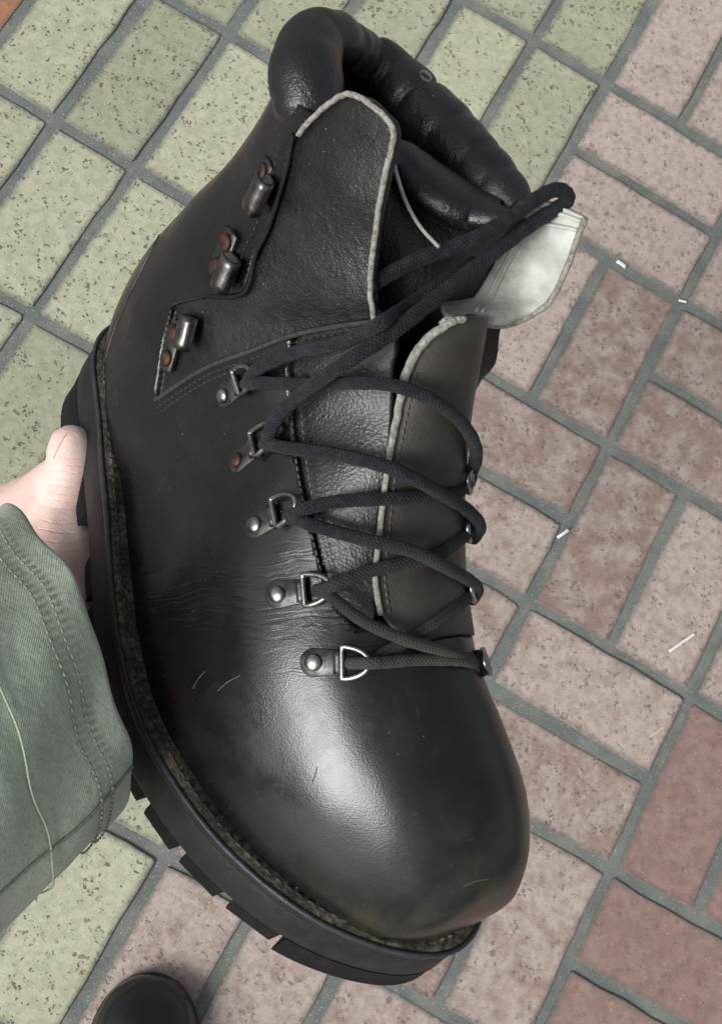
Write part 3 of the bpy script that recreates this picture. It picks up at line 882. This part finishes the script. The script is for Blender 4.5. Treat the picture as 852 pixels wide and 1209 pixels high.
# shaft behind the turned-out flap, far side of the ankle
sheet('quarter', [[(548, 470, -2.2), (560, 462, -3.4), (566, 448, -4.2)],
                  [(520, 430, -2.2), (556, 430, -3.6), (584, 428, -4.6)],
                  [(510, 395, -2.6), (556, 395, -3.8), (590, 392, -4.8)],
                  [(530, 350, -3.6), (570, 350, -4.2), (600, 352, -5.0)],
                  [(560, 300, -4.2), (590, 300, -4.6), (610, 300, -5.2)]], M_FACING, .002)
# tongue body running down inside the opening
sheet('tongue_lining', [[(466, 170, -.6), (500, 200, -1.8), (625, 235, -4.4)],
                        [(450, 270, -.4), (500, 290, -1.6), (590, 300, -4.2)],
                        [(440, 350, -.6), (485, 360, -1.5), (545, 372, -3.4)],
                        [(440, 410, -1.2), (465, 420, -1.8), (486, 432, -2.4)],
                        [(440, 460, -1.4), (462, 470, -2.0), (474, 476, -2.2)]], M_COLLAR, .003)

# ------------------------------------------------------------------ hardware
def frame_at(u, v, u2, v2):
    """surface frame at (u, v), x axis running towards (u2, v2)"""
    p, n = hit(u, v); q = hit(u2, v2)
    q = q[0] if q is not None else p + n * 0 + (sp(u2, v2, -p[1] * 100) - p)
    d = q - p; ln = np.linalg.norm(d); d = d - n * (d @ n); d /= np.linalg.norm(d)
    return p, n, d, np.cross(n, d), ln
def put(V, p, n, d, b): return [p + d * x + b * y + n * z for x, y, z in V]
def plate(pts, z0, z1, bev=.0003):
    """flat plate with an outline and a softened top edge"""
    P = np.array(pts, float); c = P.mean(0); n = len(P); V = []; Fc = []
    for f, z in ((1, z0), (1, z1 - bev), (.94, z1)):
        V += [(x, y, z) for x, y in c + (P - c) * f]
    for k in range(2):
        for j in range(n): Fc.append((k * n + j, k * n + (j + 1) % n, (k + 1) * n + (j + 1) % n, (k + 1) * n + j))
    Fc.append(tuple(2 * n + j for j in range(n))); Fc.append(tuple(range(n)))
    return V, Fc
def dome(r, h, seg=18):
    pr = [(r * 1.0, -.0006), (r, h * .25)] + [(r * math.cos(a), h * .25 + h * .75 * math.sin(a)) for a in np.linspace(.25, 1.45, 6)]
    return lathe(pr, seg)

def d_ring(rv, bar, end, w=.0098, worn=0):
    p, n, d, b, ln = frame_at(rv[0], rv[1], bar[0], bar[1])
    q = hit(*bar); lb = float((q[0] - p) @ d)
    e_ = on_h(*end, p[2]) ; r3 = hit(*end); le = float(((r3[0] if r3 is not None else e_) - p) @ d); le = max(lb + .006, min(le, lb + .0135))
    root = MB()
    R = w * .5
    out = [(R * math.cos(a), R * math.sin(a)) for a in np.linspace(math.pi * .5, math.pi * 1.5, 14)] + [(lb - .001, -R * .86), (lb, -R * .8), (lb, R * .8), (lb - .001, R * .86)]
    V, Fc = plate(out, -.0012, .0011); root.add(put(V, p, n, d, b), Fc)
    # the rolled knuckle that holds the wire
    V, Fc, _ = tube([np.array([lb - .0004, y, .0017]) for y in np.linspace(-R * .78, R * .78, 5)], .0019, 12); root.add(put(V, p, n, d, b), Fc)
    base = root.build('lace_ring', M_GUNMETAL, boot)
    V, Fc = dome(w * .31, .0018); MB().add(put([(x, y, z + .0011) for x, y, z in V], p, n, d, b), Fc).build('rivet', M_NICKEL if worn == 0 else M_RUST, base)
    hw = R * 1.08; wire = [np.array([lb + .0012, y, .0030]) for y in np.linspace(-hw, hw, 8)]
    wire += [np.array([lb + .0012 + (le - lb) * math.sin(a), hw * math.cos(a), .0030 + .0012 * math.sin(a)]) for a in np.linspace(0.12, math.pi - .12, 18)]
    V, Fc, _ = tube(wire, .00105, 10, closed=True)
    MB().add(put(V, p, n, d, b), Fc).build('wire_loop', M_NICKEL, base)
    return base
RINGS_NEAR = [((371, 782), (403, 782), (438, 786)), ((329, 702), (360, 698), (396, 696)), ((303, 620), (327, 609), (362, 611)),
              ((282, 544), (302, 529), (336, 522)), ((266, 467), (284, 454), (310, 455))]
for k, (a, b_, c) in enumerate(RINGS_NEAR): d_ring(a, b_, c, .0100 if k < 3 else .0094, 1 if k == 3 else 0)
def d_ring_far(v):
    """rings on the far facing, seen edge-on at the outline"""
    u, (p, n) = outline_hit(640, v); d = sight(u, v); d = d - n * (d @ n); d /= np.linalg.norm(d); b = np.cross(n, d); p = p + d * .003 - n * .0008
    V, Fc = plate([(-.001, -.005), (.013, -.004), (.014, 0), (.013, .004), (-.001, .005)], .0008, .0028)
    base = MB().add(put(V, p, n, d, b), Fc).build('lace_ring', M_GUNMETAL, boot)
    V, Fc = dome(.003, .0016); MB().add(put([(x + .009, y, z + .0028) for x, y, z in V], p, n, d, b), Fc).build('rivet', M_RUST, base)
    wire = [np.array([0, y, .004]) for y in np.linspace(-.0045, .0045, 8)] + [np.array([-.0070 * math.sin(a) , .0045 * math.cos(a), .004]) for a in np.linspace(.12, math.pi - .12, 16)]
    V, Fc, _ = tube(wire, .0011, 10, closed=True); MB().add(put(V, p, n, d, b), Fc).build('wire_loop', M_NICKEL, base)
for v in (784, 696, 624, 566): d_ring_far(v)

M_HOOK = simple('tarnished_hook', (.10, .095, .09), (.30, .28, .26), 220, .32, .5, .2, .0004, 1.0)
def hook(r1, r2, c, turn):
    """speed hook: riveted foot and a broad lip that curls back"""
    p, n, d, b, ln = frame_at(r2[0], r2[1], r1[0], r1[1])          # x runs from the lower rivet to the upper
    if (pxof(p + b * .01)[0] < pxof(p)[0]): b = -b                  # y points towards the lacing
    V, Fc = plate([(-.0045, -.0042), (ln + .0045, -.0042), (ln + .0050, 0), (ln + .0045, .0042), (-.0045, .0042), (-.005, 0)], .0006, .0020)
    base = MB().add(put(V, p, n, d, b), Fc).build('lace_hook', M_GUNMETAL, boot)
    for x_ in (0, ln):
        V, Fc = dome(.0035, .0020); MB().add(put([(x + x_, y, z + .0020) for x, y, z in V], p, n, d, b), Fc).build('rivet', M_RUST, base)
    # lip: rises from the foot and curls back over
    hp = hit(*c)[0]; cx_, cy_ = float((hp - p) @ d), float((hp - p) @ b)
    prof = [(.0035, .0016), (.0060, .0018), (cy_ - .0005, .0026), (cy_ + .0026, .0046), (cy_ + .0026, .0078), (cy_ + .0002, .0092), (cy_ - .0028, .0090), (cy_ - .0050, .0080)]
    C = catmull(np.array(prof), 5); V = []; Fc = []; hw = .0064
    for k, (y, z) in enumerate(C):
        f = .75 + .25 * min(1, k / 12)
        nx = np.gradient(C, axis=0)[k]; nx = np.array([-nx[1], nx[0]]); nx /= np.linalg.norm(nx) + 1e-9
        for sx in (-1, -.6, 0, .6, 1):
            V.append((cx_ + sx * hw * f, y, z))
        for sx in (-1, -.6, 0, .6, 1):
            V.append((cx_ + sx * hw * f, y + nx[0] * .0011, z + nx[1] * .0011))
    m_ = len(C)
    for k in range(m_ - 1):
        o, o2 = k * 10, (k + 1) * 10
        for j in range(4):
            Fc.append((o + j, o + j + 1, o2 + j + 1, o2 + j)); Fc.append((o + 5 + j + 1, o + 5 + j, o2 + 5 + j, o2 + 5 + j + 1))
        Fc.append((o, o2, o2 + 5, o + 5)); Fc.append((o + 4, o + 9, o2 + 9, o2 + 4))
    e_ = (m_ - 1) * 10
    for j in range(4): Fc.append((j, j + 5, j + 6, j + 1)); Fc.append((e_ + j, e_ + j + 1, e_ + j + 6, e_ + j + 5))
    MB().add(put(V, p, n, d, b), Fc).build('hook_lip', M_HOOK, base)
hook((315, 205), (301, 237), (326, 236), 0)
hook((274, 287), (261, 315), (285, 326), 0)
hook((208, 393), (202, 424), (234, 396), 0)

# ------------------------------------------------------------------ laces
def lace(pts, r=.0026, n=12, name='lace', seg=14):
    """pts: (u, v, off mm) off the upper or, beside it, off its outline; (u, v, 0, s cm) in the air"""
    C = []
    for q in pts:
        if len(q) == 4: C.append(sp(q[0], q[1], q[3])); continue
        u0, (p0, _) = outline_hit(q[0], q[1])
        dist = np.linalg.norm(p0 - EYE) - q[2] / 1000 * 1.25
        C.append(EYE + sight(q[0], q[1]) * dist)
    P = catmull(np.array(C), n)
    for _ in range(3): P[1:-1] = .25 * P[:-2] + .5 * P[1:-1] + .25 * P[2:]
    rr = r * (1 + .05 * np.sin(np.linspace(0, len(P) * .9, len(P))) * rng.uniform(.3, 1, len(P)))
    V, Fc, UV = tube(P, rr, seg, .92)
    return MB().add(V, Fc, UV).build(name, M_LACE, boot)
lace([(412, 783, 2.5), (424, 783, 5.0), (438, 783, 7.5), (455, 782, 6.5), (490, 779, 5.0), (530, 779, 5.0), (552, 781, 4.0), (561, 786, -6)], .0023)
lace([(561, 780, -6), (548, 776, 4.5), (519, 767, 6), (477, 755, 7.5), (430, 734, 6.5), (400, 712, 7.5), (388, 702, 6.5), (374, 698, 2.5)], .0023)
lace([(432, 790, 2.5), (446, 776, 3.0), (480, 757, 3.0), (510, 738, 3.2), (536, 719, 3.4), (552, 704, 2.5), (562, 696, -6)], .0022)
lace([(374, 697, 2.5), (387, 694, 6.5), (400, 689, 7.5), (430, 676, 5), (477, 665, 4.5), (512, 658, 4.5), (536, 642, 3.5), (551, 630, 1), (559, 620, -8)], .0025)
lace([(340, 611, 2.5), (353, 614, 6), (366, 619, 7.5), (396, 628, 6), (439, 639, 7.5), (485, 650, 9), (519, 666, 9.5), (550, 683, 6), (563, 695, 0), (556, 708, -8)])
lace([(340, 611, 2.5), (352, 605, 6), (366, 599, 7.5), (400, 592, 5), (460, 589, 4.6), (510, 586, 4.6), (536, 583, 3.5), (549, 574, 1), (556, 564, -8)], .0025)
lace([(312, 525, 2.5), (325, 526, 6), (340, 529, 7.5), (388, 535, 7), (439, 546, 8.5), (477, 559, 9.5), (519, 582, 9), (550, 601, 5), (566, 620, 0), (558, 636, -8)])
lace([(290, 454, 2.5), (301, 453, 6), (316, 452, 7.5), (367, 454, 7), (417, 452, 9), (464, 455, 9), (510, 472, 9), (543, 497, 8), (560, 525, 4), (560, 548, -2), (549, 566, -8)], .0025)
lace([(313, 527, 2.5), (318, 513, 6.5), (326, 495, 9), (350, 470, 10), (405, 430, 15), (462, 393, 12, 1.5), (509, 357, 12, .0), (573, 306, 12, -2.2), (622, 268, 12, -3.9), (655, 247, 12, -4.9), (668, 238, 0, -5.2), (668, 229, 0, -5.2),
      (655, 224, 12, -4.7), (632, 235, 12, -3.9), (601, 258, 12, -2.9), (563, 280, 12, -1.6), (525, 295, 12, -.6), (487, 309, 12, .4), (452, 328, 12, 1.2), (432, 345, 12, 1.4)], .0027, n=14)
lace([(291, 455, 2.5), (298, 443, 6.5), (310, 432, 8), (346, 417, 8), (395, 407, 10), (428, 394, 10), (452, 380, 10), (480, 362, 0, .2), (520, 335, 0, -1.2), (560, 310, 0, -2.7)], .0025)
# scuffs where the toe has caught on something
for q in ([(228, 813), (234, 802), (242, 793)], [(257, 816), (268, 806), (284, 797)], [(368, 925), (372, 915), (374, 906)], [(548, 1046), (562, 1040), (577, 1038)], [(330, 885), (333, 892), (334, 900)]):
    MB().add(*tube(px_path(q, .00075, 6), .00022, 5)).build('scuff', M_STITCH, boot)

# ------------------------------------------------------------------ the person's hand and sleeve
pz = c2w(cray(30, 660) * .50)
person = empty('person', Matrix.Translation(Vector(pz)))
tag(person, 'person in olive green jacket gripping the boot sole with one bare hand', 'person')
def W(u, v, z): return at(u, v, z) - pz
_ax = W(80, 500, .492) - W(76, 606, .501); _ax /= np.linalg.norm(_ax)
KNUCKLES = [(W(80, 568, .488), _ax, .014), (W(72, 640, .482), _ax, .016)]
def skin_mat():
    mt, nt, b = nmat('skin'); g = N(nt); v = g.coord('Object')
    n = g.noise(v, 60, 4, .6); f = g.noise(v, 900, 2, .6)
    c = g.mix(g.ramp(n, [(.35, 0.0), (.68, 1.0)]), (.86, .58, .49), (.92, .72, .635))
    c = g.mix(g.ramp(g.noise(v, 150, 3, .6), [(.5, 0.0), (.75, .35)]), c, (.80, .44, .37))
    w = g.noise(g.scale(v, (240.0, 900.0, 420.0)), 1.0, 4, .7)
    g.to(b, Base_Color=c, Roughness=.52, Specular_IOR_Level=.4, Normal=g.bump(f, .3, .0004, g.bump(w, .2, .0008)))
    for (pt, axis, rad) in KNUCKLES:      # folds across the thumb joint and at the base of the thumb
        dv = g.new('ShaderNodeVectorMath'); dv.operation = 'SUBTRACT'; nt.links.new(v, dv.inputs[0]); dv.inputs[1].default_value = tuple(pt)
        ln = g.new('ShaderNodeVectorMath'); ln.operation = 'LENGTH'; nt.links.new(dv.outputs[0], ln.inputs[0])
        dt = g.new('ShaderNodeVectorMath'); dt.operation = 'DOT_PRODUCT'; nt.links.new(dv.outputs[0], dt.inputs[0]); dt.inputs[1].default_value = tuple(axis)
        ph = g.math('MULTIPLY_ADD', g.noise(v, 130, 3, .6), 5.0, g.math('MULTIPLY', dt.outputs['Value'], 1900.0))
        fold = g.math('MULTIPLY', g.ramp(g.math('MULTIPLY_ADD', g.math('SINE', ph), .5, .5), [(.0, 0.0), (.22, 1.0)]), 1.0)
        mk = g.ramp(ln.outputs['Value'], [(rad * .45, 1.0), (rad, 0.0)])
        hgt = g.math('MULTIPLY', g.math('SUBTRACT', fold, 1.0), mk)
        nb_ = b.inputs['Normal'].links[0].from_socket
        nt.links.new(g.bump(hgt, .34, .0009, nb_), b.inputs['Normal'])
    b.inputs['Subsurface Weight'].default_value = .15; b.inputs['Subsurface Radius'].default_value = (.008, .003, .0015)
    b.inputs['Subsurface Scale'].default_value = .5
    return mt
M_SKIN = skin_mat()
def cloth_mat():
    mt, nt, b = nmat('olive_cotton'); g = N(nt); v = g.coord('Object'); uv = g.coord('UV')
    sx = g.new('ShaderNodeSeparateXYZ'); nt.links.new(uv, sx.inputs[0])
    wa = g.math('SINE', g.math('MULTIPLY', g.math('ADD', sx.outputs[0], sx.outputs[1]), 5200.0))
    wb = g.math('SINE', g.math('MULTIPLY', sx.outputs[1], 5200.0))
    n = g.noise(v, 45, 5, .65); n2 = g.noise(v, 700, 3, .7)
    c = g.mix(g.ramp(n, [(.35, 0.0), (.68, 1.0)]), (.46, .52, .39), (.55, .61, .475))
    c = g.mix(g.ramp(n2, [(.35, .30), (.65, 0.0)]), c, (.29, .32, .255))
    big = g.noise(g.scale(v, (55.0, 55.0, 55.0)), 1.0, 4, .6)
    g.to(b, Base_Color=c, Roughness=.88, Specular_IOR_Level=.2,
         Normal=g.bump(g.math('MULTIPLY_ADD', wa, .6, g.math('ADD', wb, n2)), .22, .0004, g.bump(big, .55, .004)))
    b.inputs['Sheen Weight'].default_value = .25
    return mt
M_CLOTH = cloth_mat()
M_THREAD = simple('olive_thread', (.20, .23, .17), (.34, .37, .29), 700, .9, .2, .3, .0003)
M_NAIL = simple('fingernail', (.84, .56, .50), (.90, .66, .60), 80, .3, .5, .05, .0002)

def LW(t, s, h):                                   # boot coordinates in cm -> person mesh coordinates
    return wO + wT * t / 100 + wS * s / 100 + wU * h / 100 - pz

def capsules(chains, voxel=.0013, smooth=6, name='hand'):
    """limbs as chains of tapered balls and cones, merged into one skin"""
    mb = MB()
    for ch in chains:
        P = [np.array(p) for p, r in ch]; Rr = [r for p, r in ch]
        C = catmull(np.concatenate([np.array(P), np.array(Rr)[:, None]], 1), 6)
        for c in C[::2]:
            bm = bmesh.new(); bmesh.ops.create_icosphere(bm, subdivisions=2, radius=max(c[3], .001))
            mb.add([np.array(v.co) + c[:3] for v in bm.verts], [[v.index for v in f.verts] for f in bm.faces]); bm.free()
        mb.add(*tube(C[:, :3], np.maximum(C[:, 3], .001), 18))
    me = mesh_from(mb.v, mb.f, name)
    o = bpy.data.objects.new('tmp', me); col.objects.link(o)
    rm = o.modifiers.new('r', 'REMESH'); rm.mode = 'VOXEL'; rm.voxel_size = voxel
    sm = o.modifiers.new('s', 'SMOOTH'); sm.iterations = smooth; sm.factor = .6
    dg = bpy.context.evaluated_depsgraph_get(); out = bpy.data.meshes.new_from_object(o.evaluated_get(dg))
    bpy.data.objects.remove(o); out.name = name
    return out
cm = .01
thumb = [(W(85, 526, .494), .98 * cm), (W(85, 545, .495), 1.16 * cm), (W(83, 572, .498), 1.17 * cm), (W(76, 606, .501), 1.40 * cm), (W(76, 648, .498), 1.95 * cm), (W(66, 690, .488), 2.2 * cm), (W(40, 740, .473), 2.5 * cm)]
chains = [thumb]
for k, (ln, r_) in enumerate(((1.0, .88), (1.08, .92), (1.02, .88), (.82, .76))):
    t0 = 7.6 + 2.05 * k
    ch = [(W(18 + 4 * k, 640 + 14 * k, .540), 1.5 * cm), (LW(t0, 6.0, -6.2), 1.2 * cm), (LW(t0 + .1, 3.6, -5.6), r_ * 1.08 * cm), (LW(t0 + .2, .6, -5.0), r_ * cm),
          (LW(t0 + .2, -2.2 * ln, -4.9), r_ * .98 * cm), (LW(t0 + .3, -4.6 * ln, -4.2), r_ * .92 * cm), (LW(t0 + .3, -5.6 * ln, -2.2), r_ * .84 * cm), (LW(t0 + .3, -5.3 * ln, -1.0), r_ * .72 * cm)]
    chains.append(ch)
chains.append([(W(30, 622, .515), 1.9 * cm), (W(10, 690, .505), 2.5 * cm), (W(8, 750, .480), 2.7 * cm), (W(-10, 800, .450), 2.7 * cm), (W(-60, 880, .40), 3.0 * cm), (W(-180, 1010, .34), 3.6 * cm)])
chains.append([(W(85, 640, .496), 1.45 * cm), (W(86, 668, .490), 1.55 * cm), (W(78, 705, .482), 1.6 * cm), (W(60, 740, .470), 2.0 * cm)])
chains.append([(W(68, 566, .503), 1.1 * cm), (W(46, 592, .506), 1.45 * cm), (W(14, 618, .510), 1.95 * cm)])
hand = link('hand', capsules(chains), person, M_SKIN)
# thumbnail, on the side of the thumb turned to the left
ax = W(80, 500, .492) - W(74, 535, .494); ax /= np.linalg.norm(ax)
nn = (-RIGHT * .70 - DOWN * .15 - FWD * .70); nn = nn - ax * (nn @ ax); nn /= np.linalg.norm(nn); bb = np.cross(nn, ax)
c0 = W(84, 524, .494) + nn * .0083
HB = BVHTree.FromPolygons([v.co for v in hand.data.vertices], [list(p.vertices) for p in hand.data.polygons])
V = []; Fc = []
for i in range(9):
    for j in range(9):
        a_, b_ = (i / 4 - 1), (j / 4 - 1); f = math.sqrt(max(0, 1 - .25 * a_ * a_)); x_, y_ = a_ * .0066, b_ * .0054 * f
        q_ = c0 + ax * x_ + bb * y_ + nn * .02; h_ = HB.ray_cast(Vector(q_), Vector(-nn))[0]
        V.append((np.array(h_) if h_ is not None else q_ - nn * .02) + nn * (.0009 - .0005 * max(abs(a_), abs(b_)) ** 4))
for i in range(8):
    for j in range(8): Fc.append((i * 9 + j, i * 9 + j + 1, (i + 1) * 9 + j + 1, (i + 1) * 9 + j))
link('fingernail', fix_normals(mesh_from(V, Fc)), person, M_NAIL)

# sleeve: wide cuff, the cloth doubled over at the rim
SC = np.array([-.115, .0538, .42]); SA = np.array([.0205, .0570, 0.0]); SB = np.array([.0286, -.0044, -.043]); SDIR = np.array([-.55, .50, -.67]); SDIR /= np.linalg.norm(SDIR)
def sleeve_pt(th, x, inn=0.0):
    """th round the arm, x metres back from the rim"""
    g = 1 + min(1.1 * x, .2) - inn
    w1 = .0010 * math.sin(3 * th + 40 * x) + .0022 * math.sin(2 * th + 1.3 - 55 * x) * min(1, x * 18) + .0012 * math.sin(7 * th + 90 * x)
    rim = .0012 * math.sin(5 * th + 1.0) + .0007 * math.sin(11 * th)
    p = SC + SDIR * (x + (rim if x < .05 else rim * .4)) + (SA * math.cos(th) + SB * math.sin(th)) * (g + w1 / .055)
    roll = math.exp(-(x / .006) ** 2) * .0
    return p
XS = [0.0, .0015, .004, .008, .012, .016, .020, .025, .03, .036, .042, .05, .06, .07, .085, .10, .12, .15, .19, .23, .28, .34, .40]
NTH = 120
V = []; UV = []
prof = [(.030, .06), (.012, .055), (.003, .05), (.0003, .03)] + [(x, 0.0) for x in XS[1:]]
for x, inn in prof:
    hem = 0.0
    if inn == 0.0:
        for c in (.0135, .017, .040, .0425): hem += .018 * math.exp(-((x - c) / .0014) ** 2)
    for j in range(NTH):
        th = 2 * math.pi * j / NTH
        V.append(c2w(sleeve_pt(th, x, inn + hem)) - pz); UV.append((x, th * .055))
Fc = []
for i in range(len(prof) - 1):
    for j in range(NTH): Fc.append((i * NTH + j, i * NTH + (j + 1) % NTH, (i + 1) * NTH + (j + 1) % NTH, (i + 1) * NTH + j))
sm_ = fix_normals(mesh_from(V, Fc, 'sleeve', UV))
sleeve = link('jacket_sleeve', sm_, person, M_CLOTH)
ss = sleeve.modifiers.new('sub', 'SUBSURF'); ss.levels = 1; ss.render_levels = 2
def sleeve_stitch(fn, n, name='hem_stitching', r=.00055):
    mb = MB()
    for k in range(n):
        a, b = fn(k / n), fn((k + .62) / n)
        P = []
        for th, x in (a, ((a[0] + b[0]) / 2, (a[1] + b[1]) / 2), b):
            p = sleeve_pt(th, x, -.012); P.append(c2w(p) - pz)
        mb.add(*tube(P, [r * .7, r, r * .7], 6))
    mb.build(name, M_THREAD, sleeve)
sleeve_stitch(lambda q: (2 * math.pi * q, .0135), 130); sleeve_stitch(lambda q: (2 * math.pi * q, .019), 130)
mb = MB(); mb.add(*tube([c2w(sleeve_pt(th, .042, -.010)) - pz for th in np.linspace(0, 2 * math.pi, 120)], .0004, 6)); mb.build('seam', M_CLOTH, sleeve)
mb = MB(); mb.add(*tube([c2w(sleeve_pt(.85 + .1 * x, x, -.008)) - pz for x in np.linspace(.002, .2, 60)], .0006, 6)); mb.build('seam', M_THREAD, sleeve)

# ------------------------------------------------------------------ the shoe on the paving
def ground(u, v, z=0.0):
    d = c2w(cray(u, v)) - CAM; return CAM + d * ((z - CAM[2]) / d[2])
M_POLISH = leather('polished_shoe_leather', (.006, .0065, .007), (.010, .010, .010), 2200, .04, 0, .34, .0, 0.0, .5, .15, 0.0)
tip = ground(186, 1141); fwd = ground(196, 1086) - ground(186, 1141); fwd /= np.linalg.norm(fwd); lat = np.cross((0, 0, 1), fwd)
m4 = Matrix.Identity(4); org = tip - fwd * .30
for i in range(3): m4[i][0], m4[i][1], m4[i][2], m4[i][3] = fwd[i], lat[i], (0, 0, 1)[i], org[i]
shoe = empty('shoe', m4); tag(shoe, 'polished black leather shoe toe standing on the paving below the boot', 'shoe')
SO = [(0, 0), (.2, 1.6), (1.2, 2.9), (4, 3.7), (10, 4.0), (16, 5.1), (20, 5.9), (24, 5.8), (27, 4.8), (29, 2.9), (30, 0)]
def shoe_w(t): return np.interp(t, [p[0] for p in SO], [p[1] for p in SO])
SR = [(29.35, 1.6, .7, 1.2), (29.1, 2.4, 1.9, 2.2), (28.4, 3.2, 3.1, 3.0), (27.2, 4.1, 4.3, 3.6), (25, 5.0, 5.15, 4.2), (22, 5.7, 5.4, 4.8), (19, 6.6, 5.3, 5.6), (16, 7.8, 4.2, 6.6), (13, 9.2, 3.6, 7.6)]
C = catmull(np.array(SR), 8); V = []; Fc = []; K = 40
for t, top, hw, _ in C:
    for j in range(K + 1):
        a = math.pi * j / K; V.append((t / 100, hw / 100 * math.copysign(abs(math.cos(a)) ** .8, math.cos(a)), (1.0 + (top - 1.0) * math.sin(a) ** .85) / 100))
# heel half
for x, w_, top in ((9, 3.3, 9.4), (5, 3.2, 9.0), (2, 2.9, 8.4), (.7, 2.0, 7.6)):
    for j in range(K + 1):
        a = math.pi * j / K; V.append((x / 100, w_ / 100 * math.copysign(abs(math.cos(a)) ** .6, math.cos(a)), (1.0 + (top - 1.0) * math.sin(a) ** .7) / 100))
n_ = len(V) // (K + 1)
for i in range(n_ - 1):
    for j in range(K): Fc.append((i * (K + 1) + j, i * (K + 1) + j + 1, (i + 1) * (K + 1) + j + 1, (i + 1) * (K + 1) + j))
Fc.append(tuple(range(K + 1))); Fc.append(tuple((n_ - 1) * (K + 1) + j for j in range(K + 1)))
link('shoe_upper', fix_normals(mesh_from(V, Fc)), shoe, M_POLISH)
ol = [(t, w_) for t, w_ in SO] + [(t, -w_) for t, w_ in SO[-2:0:-1]]
P = np.array(ol + ol[:1], float); d = np.concatenate([[0], np.cumsum(np.linalg.norm(np.diff(P, axis=0), axis=1))]); xq = np.linspace(0, d[-1], 140, endpoint=False)
Q = np.stack([np.interp(xq, d, P[:, 0]), np.interp(xq, d, P[:, 1])], 1)
for _ in range(10): Q = .5 * Q + .25 * (np.roll(Q, 1, 0) + np.roll(Q, -1, 0))
V = []; Fc = []; c = np.array([15.0, 0])
for f, z in ((.97, .02), (.985, .3), (.99, .9), (.98, 1.02), (.90, 1.06)):
    V += [((c + (q - c) * f)[0] / 100, (c + (q - c) * f)[1] / 100, z / 100) for q in Q]
for i in range(4):
    for j in range(140): Fc.append((i * 140 + j, i * 140 + (j + 1) % 140, (i + 1) * 140 + (j + 1) % 140, (i + 1) * 140 + j))
Fc.append(tuple(range(140))); Fc.append(tuple(4 * 140 + j for j in range(140)))
ssole = link('shoe_sole', fix_normals(mesh_from(V, Fc)), shoe, M_RUBBER)
mb = MB()
for j in range(0, 140):
    a, b = c + (Q[j] - c) * .955, c + (Q[(j + 1) % 140] - c) * .955; b = a + (b - a) * .6
    mb.add(*tube([(a[0] / 100, a[1] / 100, .0108), (b[0] / 100, b[1] / 100, .0108)], .0005, 5))
mb.build('welt_stitching', M_DSTITCH, ssole)

# ------------------------------------------------------------------ litter on the paving
M_WHITE = simple('white_plastic', (.80, .80, .78), (.86, .86, .84), 60, .5, .4, .1, .0003)
M_STRAW = simple('dry_straw', (.55, .46, .30), (.68, .60, .44), 90, .8, .3, .2, .0003)
def sliver(name, a, b, r, mat, label, bend=.0, flat=.5):
    A, B = ground(*a), ground(*b); o = (A + B) / 2
    pts = [A - o, np.array([0, 0, bend]), B - o]; pts = [p + np.array([0, 0, r * .6 + .0006]) for p in pts]
    V, Fc, UV = tube(catmull(np.array(pts), 5), r, 8, flat)
    ob = MB().add(V, Fc, UV).build(name, mat); ob.location = o
    return tag(ob, label, 'litter', None)
sliver('plastic_sliver', (789, 769), (819, 748), .0017, M_WHITE, 'long white plastic sliver lying on a pink brick')
sliver('straw_bit', (766, 870), (783, 858), .0009, M_STRAW, 'short pale straw on a pink brick below the white sliver')
sliver('paper_scrap', (657, 635), (670, 626), .0020, M_WHITE, 'small white paper scrap in a joint beside the laces', .001, .35)
sliver('paper_scrap', (727, 309), (737, 316), .0028, M_WHITE, 'small white paper scrap in the joint below the turned-out flap', .001, .35)
sliver('paper_scrap', (800, 355), (809, 357), .0018, M_WHITE, 'tiny white scrap at a joint crossing near the picture edge', .0, .35)
